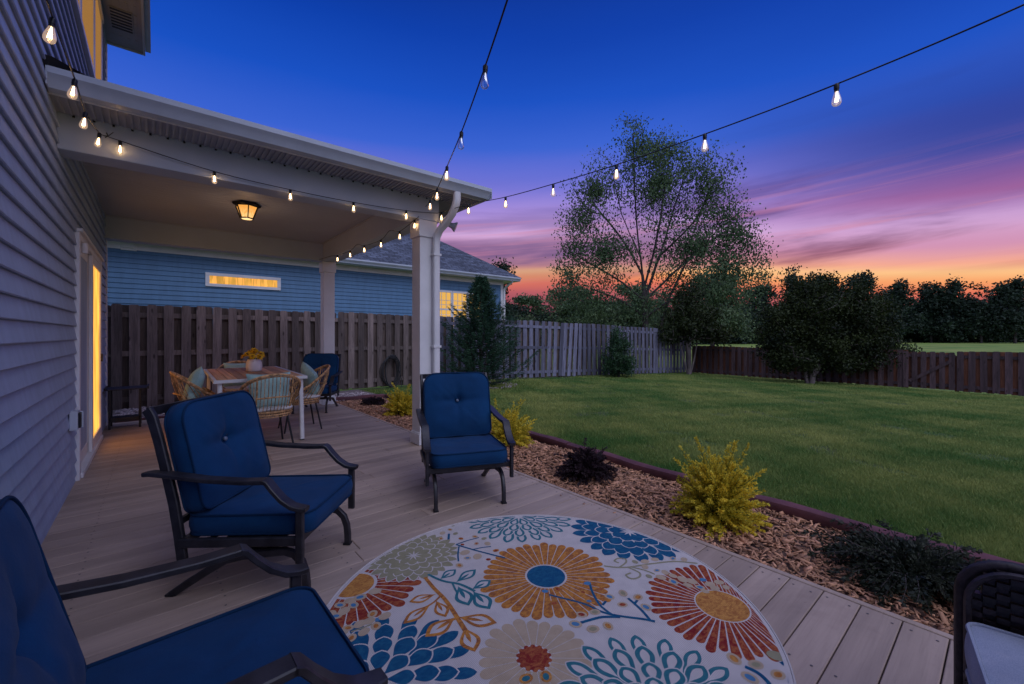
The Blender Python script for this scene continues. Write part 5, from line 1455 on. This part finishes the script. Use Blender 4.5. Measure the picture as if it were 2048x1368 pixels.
def tree(label, loc, E, mats, ntips=160, perc=60, lsize=.12, spread=.35, trunk=((0, 0, 0), (0, 0, 1.2)), rtip=.008, seg=.5, up=.5, pen=1.6, group=None, cat='tree', name='tree', droop=0., aspect=.6, seed=1, flat=.2, minr=0., trunkname='trunk', shell=.4, extra_trunks=()):
    random.seed(seed); root = thing(name, label, cat, loc, 0, group)
    tips = ell_points(E, ntips, shell)
    nodes, par, rad, ti = grow(trunk, tips, seg, rtip, up, pen)
    mb = MB(); skel_mesh(mb, nodes, par, rad, 6, minr)
    for (pts, r_) in extra_trunks: mb.tube(pts, r_, 7)
    mb.build(trunkname, mats[0], root, smooth=80)
    C = []; V = []; D = []
    for i in ti:
        p = nodes[i]; q = nodes[par[i]] if par[i] >= 0 else p; cv = random.gauss(.5, .22)
        n_ = max(3, int(perc*random.uniform(.4, 1.6)))
        f = RNG.uniform(0, 1, (n_, 1)); base = np.array(p[:])*f+np.array(q[:])*(1-f)
        off = RNG.normal(0, spread*.5, (n_, 3)); off[:, 2] *= .75
        if droop: off[:, 2] -= RNG.uniform(0, droop, n_)
        C.append(base+off); V.append(np.clip(cv+RNG.normal(0, .15, n_), 0, 1))
        d = RNG.normal(size=(n_, 3))
        if droop: d[:, 2] -= 1.5
        D.append(d)
    leaves('crown', np.concatenate(C), lsize, mats[1], np.concatenate(V), root, aspect, np.concatenate(D), flat)
    return root
L_birch = leafmat('birch_leaf', (.028, .065, .030), (.12, .185, .075))
L_dark = leafmat('dark_leaf', (.005, .012, .005), (.042, .058, .012))
L_mid = leafmat('mid_leaf', (.035, .070, .034), (.16, .22, .10))
L_far = leafmat('far_leaf', (.008, .018, .012), (.035, .060, .032))
L_shrub = leafmat('glossy_leaf', (.012, .040, .018), (.05, .11, .04), .4)
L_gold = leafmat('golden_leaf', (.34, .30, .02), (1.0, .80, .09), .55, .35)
L_golddeep = leafmat('golden_inner', (.10, .13, .012), (.42, .38, .03), .55, .3)
L_plum = leafmat('plum_leaf', (.014, .009, .010), (.060, .034, .042), .55)
L_deep = leafmat('deep_green_leaf', (.008, .016, .010), (.050, .058, .034), .5)
L_cedar = leafmat('cedar_leaf', (.010, .040, .022), (.050, .115, .060), .6)

# the big birch beyond the fence; local frame: x to the right of the picture, y away
def pic_tree(label, px, d, Epx, z0=-.35, **k):
    """ellipsoids given as (dx, z, rx, rz, ry) in metres in the picture plane"""
    p = at(px, d); p.z = z0
    rz = -YAW
    E = [(e[0], e[5] if len(e) > 5 else 0, e[1], e[2], e[4], e[3]) for e in Epx]
    t = tree(label, p, E, **k); t.rotation_euler.z = rz
    return t
bE = [(-.4, 11.6, 1.2, .8, 1.1), (.9, 10.4, 1.2, .9, 1.2), (3.7, 7.2, 1.5, 1.2, 1.5), (-3.7, 4.4, 1.0, 1.0, 1.2), (4.4, 5.2, 1.4, .9, 1.4), (-3.0, 7.3, 1.3, 1.4, 1.4), (-.1, 10.6, 1.8, 1.2, 1.6), (-2.3, 8.6, 1.5, 2.0, 1.8), (.6, 8.9, 2.0, 2.2, 2.4), (2.9, 8.6, 1.5, 2.2, 2.0), (-3.4, 5.9, 1.1, 1.7, 1.4), (4.6, 6.0, 1.6, 1.4, 1.8), (2.4, 5.8, 2.6, 1.7, 2.4), (-1.9, 5.6, 1.8, 1.6, 2), (-2.6, 3.5, 1.9, 1.0, 1.6), (3.2, 3.7, 2.6, 1.0, 1.8), (0, 3.2, 2.4, .9, 1.6), (-3.0, 2.6, 1.3, .8, 1.2), (5.3, 4.4, .9, .7, 1)]
pic_tree('tall airy birch with fine dark leaves rising beyond the grey fence against the sunset', 1290, 20, bE, mats=(M['bark_dark'], L_birch), ntips=1250, perc=36, lsize=.108, spread=.55, droop=.35, aspect=.62,
         trunk=[[(0, 0, 0), (.04, 0, 1.2), (0, 0, 2.4), (-.02, 0, 3.2), (-.05, 0, 3.8), (-.12, 0, 4.4), (-.2, 0, 5.2), (-.33, 0, 6.1), (-.42, 0, 7.2), (-.5, 0, 8.5), (-.52, 0, 9.8), (-.55, 0, 11.0)],
                [(-.12, 0, 4.4), (-1.0, .2, 6.1), (-2.4, .3, 7.9)], [(-.2, 0, 5.2), (-1.2, -.4, 7.2), (-1.8, -.6, 9.6)], [(-.02, 0, 3.2), (.8, .3, 5.4), (1.6, .5, 7.8), (2.3, .6, 10.0)],
                [(-.02, 0, 3.2), (1.5, -.3, 4.7), (3.3, -.5, 6.2), (4.9, -.6, 6.9)], [(-.05, 0, 3.8), (.45, -.5, 6.3), (.8, -.8, 9.4)], [(-.02, 0, 3.2), (-1.4, .1, 4.3), (-3.3, .2, 5.4)], [(0, 0, 2.4), (-1.2, -.2, 3.2), (-2.8, -.3, 3.8)],
                [(0, 0, 2.4), (1.6, .2, 3.4), (3.6, .3, 4.0), (5.0, .3, 4.5)], [(.8, .3, 5.4), (2.4, .2, 7.0), (3.4, .2, 9.0)]], rtip=.0042, seg=.4, seed=4, up=1.2, pen=1.2, shell=.8,
         extra_trunks=(([(.6, .3, 0), (.75, .3, 1.2), (.9, .2, 2.2), (1.2, .1, 3.4), (1.9, 0, 4.9), (3.0, 0, 6.4)], [.10, .09, .08, .06, .045, .02]),), name='birch_tree')
# dark bushy tree on the lawn in front of the low fence
wE = [(-1.2, 2.2, .9, .8, .9), (-.2, 2.6, 1.0, .75, 1.0), (.9, 2.4, 1.0, .8, 1.0), (1.8, 1.9, .7, .7, .8), (-1.7, 1.5, .6, .6, .7), (.1, 1.5, 1.2, .7, 1.0), (1.4, 1.1, 1.0, .5, .8), (-1.1, 1.0, .8, .5, .7), (2.4, 1.2, .45, .35, .5), (-.9, 3.2, .5, .5, .5), (.3, 3.35, .5, .45, .5), (1.1, 3.15, .45, .4, .5), (.4, .75, .9, .28, .8), (-1.3, .75, .55, .25, .5), (1.7, .7, .6, .22, .5)]
pic_tree('broad dark bushy tree with pale forked trunks standing before the low reddish fence', 1650, 14.0, [(e[0], e[1]+.02, e[2], e[3], e[4]) for e in wE], z0=-.44, mats=(M['bark'], L_dark), ntips=560, perc=110, lsize=.078, spread=.30,
         trunk=((-.45, 0, 0), (-.40, 0, .35), (-.1, 0, .8), (.1, 0, 1.3)), rtip=.0038, seg=.3, seed=8, extra_trunks=(([(-.55, .05, 0), (-.62, .05, .5), (-.8, .1, 1.1), (-1.0, .1, 1.8)], [.06, .05, .04, .03]),), shell=.5)
# small multi stem tree in the fence corner
cE = [(0, 3.0, .7, .6, .7), (-.5, 2.3, .7, .6, .7), (.6, 2.3, .8, .6, .7), (1.0, 1.7, .6, .4, .6), (-.8, 1.7, .5, .45, .5), (.2, 1.8, .8, .4, .6), (.1, 3.6, .4, .4, .4)]
pic_tree('small multi-stemmed tree with pale stems in the corner where the two fences meet', 1378, 17.2, cE, z0=-.40, mats=(M['bark'], L_dark), ntips=200, perc=50, lsize=.10, spread=.32,
         trunk=((0, 0, 0), (.02, 0, .4), (0, 0, .9)), rtip=.006, seg=.3, seed=3, extra_trunks=(([(-.05, 0, 0), (-.2, 0, .6), (-.35, 0, 1.3)], [.04, .035, .025]), ([(.05, 0, 0), (.2, 0, .6), (.35, .05, 1.3)], [.04, .035, .025]), ([(0, .05, 0), (-.05, .1, .7), (-.1, .1, 1.4)], [.035, .03, .02])), shell=.5)
# round evergreen shrub in front of the tall fence
sE = [(0, .55, .62, .5, .6), (-.05, 1.0, .55, .5, .5), (.02, 1.45, .32, .35, .32), (.0, .3, .6, .25, .5)]
pic_tree('rounded conical evergreen shrub standing alone before the tall grey fence', 1237, 14.6, sE, z0=gzf(12.1)-.01, mats=(M['bark_dark'], L_shrub), ntips=230, perc=48, lsize=.055, spread=.16,
         trunk=((0, 0, 0), (0, 0, .4), (0, 0, 1.2)), rtip=.003, seg=.15, seed=12, name='shrub', cat='shrub', trunkname='stems', shell=.33)

# cedar: feathery tiered conifer
def cedar(loc, H, Rb, label):
    root = thing('conifer', label, 'conifer', loc); random.seed(5)
    mb = MB(); mb.tube([(0, 0, 0), (.01, 0, H*.5), (0, .01, H*.97)], [.05, .03, .006], 7)
    C, D, V = [], [], []
    nb_ = 170
    for i in range(nb_):
        f = (i/nb_)**.85; z = .12+f*(H-.15); a = i*2.399+random.uniform(-.3, .3)
        prof_ = (1-f)**1.25*(.80+.20*math.sin(min(1, f*4)*PI/2)); L = Rb*prof_*random.uniform(.55, 1.15)+.07
        out = Vector((math.cos(a), math.sin(a), 0)); p0 = Vector((0, 0, z*.93)); rise = .10+.65*f
        P = [p0+out*L*t+Vector((0, 0, L*(rise*t+.25*t*t-.10*math.sin(t*PI)))) for t in (0, .25, .5, .75, 1)]
        mb.tube(P, [.010, .008, .006, .004, .002], 4, cap=False); cv = random.gauss(.5, .2)
        for k in range(int(60+170*prof_)):
            t = random.uniform(.15, 1.0); j = min(3, int(t*4)); q = P[j].lerp(P[j+1], t*4-j)
            side = Vector((-out.y, out.x, 0))*random.choice((-1, 1)); wdt = .17*(1.1-t)*random.uniform(.3, 1)*(.5+prof_)
            dd = (out*.7+side*.8+Vector((0, 0, random.uniform(-.1, .5)))).normalized(); c = q+side*wdt*.8+dd*random.uniform(.0, .05)+Vector((0, 0, random.gauss(0, .025)))
            for s2 in range(3):
                C.append((c+dd*.028*s2)[:]); D.append((dd+Vector((random.gauss(0, .3), random.gauss(0, .3), random.gauss(0, .3))))[:]); V.append(min(1, max(0, cv+.25*(t-.5)+random.gauss(0, .12))))
    mb.build('trunk', M['bark_dark'], root, smooth=80)
    leaves('foliage', np.array(C), .050, L_cedar, np.array(V), root, .30, np.array(D))
pcd = at(962, 10.8); cedar((pcd.x, pcd.y, gzf(pcd.x)), 3.0, 1.62, 'feathery green cedar beside the tall fence in front of the blue house')

# golden shrubs, plum shrubs
def plume_shrub(loc, H, Rr, m, label, name, n_=170, group=None, seed=1, fine=.020, dens=60, cat='shrub', m2=None, stem=None, low=.15, arch=.3, spikes=8):
    root = thing(name, label, cat, loc, 0, group); random.seed(seed)
    mb = MB(); C, D, V = [], [], []
    for i in range(n_):
        u = random.random(); el = math.asin(low+(1-low)*u); a = i*2.399+random.uniform(-.4, .4)
        L = random.uniform(.72, 1.0)
        if i < spikes: L = random.uniform(1.15, 1.32); el = random.uniform(.45, 1.25)
        out = Vector((math.cos(a)*math.cos(el)*Rr, math.sin(a)*math.cos(el)*Rr, math.sin(el)*H))*L
        P = [Vector((0, 0, 0)).lerp(out, t)+Vector((0, 0, arch*out.length*math.sin(t*PI)*.35))+Vector((random.gauss(0, .008), random.gauss(0, .008), 0)) for t in (0, .3, .55, .8, 1.0)]
        mb.tube(P, [.004, .003, .0024, .0018, .0010], 4, cap=False); cv = random.gauss(.5, .2)
        for k in range(dens):
            t = random.uniform(.25, 1.0)**.8; j = 0
            while j < 3 and t > (.3, .55, .8, 1)[j]: j += 1
            t0 = (0, .3, .55, .8)[j]; t1 = (.3, .55, .8, 1.0)[j]; f = (t-t0)/(t1-t0); q = P[j].lerp(P[j+1], f)
            ax = (P[j+1]-P[j]).normalized(); rnd = Vector((random.gauss(0, 1), random.gauss(0, 1), random.gauss(0, .6))); rnd = (rnd-ax*rnd.dot(ax)).normalized()
            w_ = .055*(1.12-t)*random.random()*Rr/.3
            dd = (ax*.8+rnd*.8).normalized(); c = q+rnd*w_
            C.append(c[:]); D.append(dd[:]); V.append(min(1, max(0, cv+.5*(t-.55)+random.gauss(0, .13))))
    mb.build('stems', stem or M['stalk'], root)
    leaves('foliage', np.array(C), fine, m, np.array(V), root, .42, np.array(D))
    return root
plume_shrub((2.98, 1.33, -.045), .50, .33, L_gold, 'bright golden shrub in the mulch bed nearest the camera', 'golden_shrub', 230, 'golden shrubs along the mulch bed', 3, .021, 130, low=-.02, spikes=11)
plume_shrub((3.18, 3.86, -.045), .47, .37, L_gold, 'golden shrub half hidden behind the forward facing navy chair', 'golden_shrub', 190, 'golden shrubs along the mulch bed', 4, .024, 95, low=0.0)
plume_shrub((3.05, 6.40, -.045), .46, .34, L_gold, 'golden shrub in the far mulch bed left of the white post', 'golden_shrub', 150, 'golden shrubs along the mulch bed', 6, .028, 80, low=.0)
plume_shrub((2.98, 2.50, -.045), .28, .31, L_plum, 'low dark plum coloured shrub between two golden shrubs', 'plum_shrub', 240, 'plum shrubs in the mulch bed', 7, .020, 90, low=-.02, arch=.5, spikes=4, stem=M['bark_dark'])
plume_shrub((3.05, 7.55, -.045), .17, .26, L_plum, 'small far plum coloured shrub near the pale gravel', 'plum_shrub', 110, 'plum shrubs in the mulch bed', 8, .024, 60, low=.0, arch=.6, spikes=3, stem=M['bark_dark'])
plume_shrub((3.02, .34, -.045), .19, .46, L_deep, 'sprawling dark low shrub beside the wicker armchair', 'spreading_shrub', 190, None, 9, .024, 85, low=-.03, arch=.5, spikes=16, stem=M['bark_dark'])
plume_shrub((3.02, -.85, -.045), .5, .33, L_gold, 'golden shrub outside the picture at the right end of the bed', 'golden_shrub', 120, 'golden shrubs along the mulch bed', 10, .026, 70)

# ------------------------------------------------------------------ trees beyond the fences
def far_tree(label, px, d, top, wpx, mats, seed, base=-.6, ntips=120, perc=46, ls=None, low=.12, name='tree'):
    k = d/847; H = CAMZ+(669-top)*k-base; W_ = wpx*k/2; random.seed(seed)
    E = []
    for i in range(9):
        f = random.uniform(low+.08, .86); rw = W_*(.55 if f > .75 else .75)*random.uniform(.45, .75)
        E.append((random.uniform(-.6, .6)*W_*(1.05-f*.6), H*f, rw, H*.16*random.uniform(.7, 1.2), rw))
    E.append((random.uniform(-.2, .2)*W_, H*.86, W_*.38, H*.12, W_*.4)); E.append((-.5*W_, H*.30, W_*.5, H*.2, W_*.4)); E.append((.5*W_, H*.30, W_*.5, H*.2, W_*.4))
    return pic_tree(label, px, d, E, z0=base, mats=mats, ntips=ntips, perc=perc, lsize=ls or d*.0062, spread=H*.09, trunk=((0, 0, 0), (0, 0, H*.2), (.02*H, 0, H*.45)), rtip=H*.0014, seg=H*.06, seed=seed, shell=.5, name=name)
BD_ = M['bark_dark']
FT = [('small round-topped tree peeping over the roof end of the blue house', 1003, 36, 512, 66, (BD_, L_far), 31, 150),
      ('leafy tree beyond the grey fence just right of the blue house', 1055, 46, 585, 110, (BD_, L_mid), 32, 150),
      ('wide soft green tree beyond the fence left of the birch', 1150, 40, 565, 200, (BD_, L_mid), 33, 260),
      ('green tree directly behind the birch trunk beyond the fence', 1255, 42, 560, 170, (BD_, L_mid), 34, 240),
      ('tall rounded green tree right of the birch, beyond the fence', 1425, 52, 525, 190, (BD_, L_mid), 35, 330),
      ('lighter green tree lower right of the birch at the fence corner', 1345, 38, 570, 130, (BD_, L_mid), 36, 200),
      ('dark tree left of the broad bushy tree at the field edge', 1518, 84, 560, 110, (BD_, L_far), 37, 150),
      ('dark tree whose tip shows above the bushy tree, left side', 1598, 92, 534, 90, (BD_, L_far), 38, 150),
      ('dark tree whose tip shows above the bushy tree, middle', 1645, 96, 530, 80, (BD_, L_far), 39, 150),
      ('dark tree whose tip shows above the bushy tree, right side', 1722, 90, 543, 90, (BD_, L_far), 40, 150),
      ('round dark tree at the field edge just right of the bushy tree', 1795, 88, 553, 90, (BD_, L_far), 41, 170),
      ('dark spreading tree against the orange sky, second right of the bushy tree', 1862, 92, 560, 84, (BD_, L_far), 42, 160),
      ('flat-topped dark tree against the orange sky above the gate', 1912, 90, 552, 90, (BD_, L_far), 43, 150),
      ('dark tree above the gate gap at the field edge', 1962, 88, 557, 90, (BD_, L_far), 44, 150),
      ('tall dark tree at the right edge of the picture', 2030, 86, 547, 110, (BD_, L_far), 45, 190)]
for (l, px, d, top, wp, mt, sd, nt_) in FT: far_tree(l, px, d, top, wp, mt, sd, ntips=nt_)
def woodland():
    C, V, S = [], [], []
    def belt(pxa, pxb, da, db, topf, n_, ls):
        for _ in range(n_):
            f = random.random(); px = pxa+(pxb-pxa)*f; d = (da+(db-da)*f)*random.uniform(.97, 1.06); top = topf(px)+random.uniform(0, 22)
            H = CAMZ+(669-top)*d/847; zc = -.6+(H+.6)*random.random()**.8; r = d*.020
            p = at(px, d); nn_ = 34; cv = random.gauss(.4, .2)
            C.append(np.array([p.x, p.y, zc])+RNG.normal(0, r*.5, (nn_, 3))); V.append(np.clip(cv+RNG.normal(0, .12, nn_), 0, 1)); S.append(np.full(nn_, ls*d))
    random.seed(77)
    belt(1480, 2300, 98, 96, lambda x: 606+10*math.sin(x*.021)+6*math.sin(x*.05), 2200, .0062)
    belt(960, 1530, 60, 84, lambda x: 612+8*math.sin(x*.03), 1500, .0062)
    C_ = np.concatenate(C); C_[:, 2] = np.maximum(C_[:, 2], -.55)
    o = leaves('woodland', C_, np.concatenate(S), L_far, np.concatenate(V), None, .8)
    tag(o, 'dark mass of far woodland filling in below the tree tops beyond the field', 'woodland', kind='stuff')
woodland()
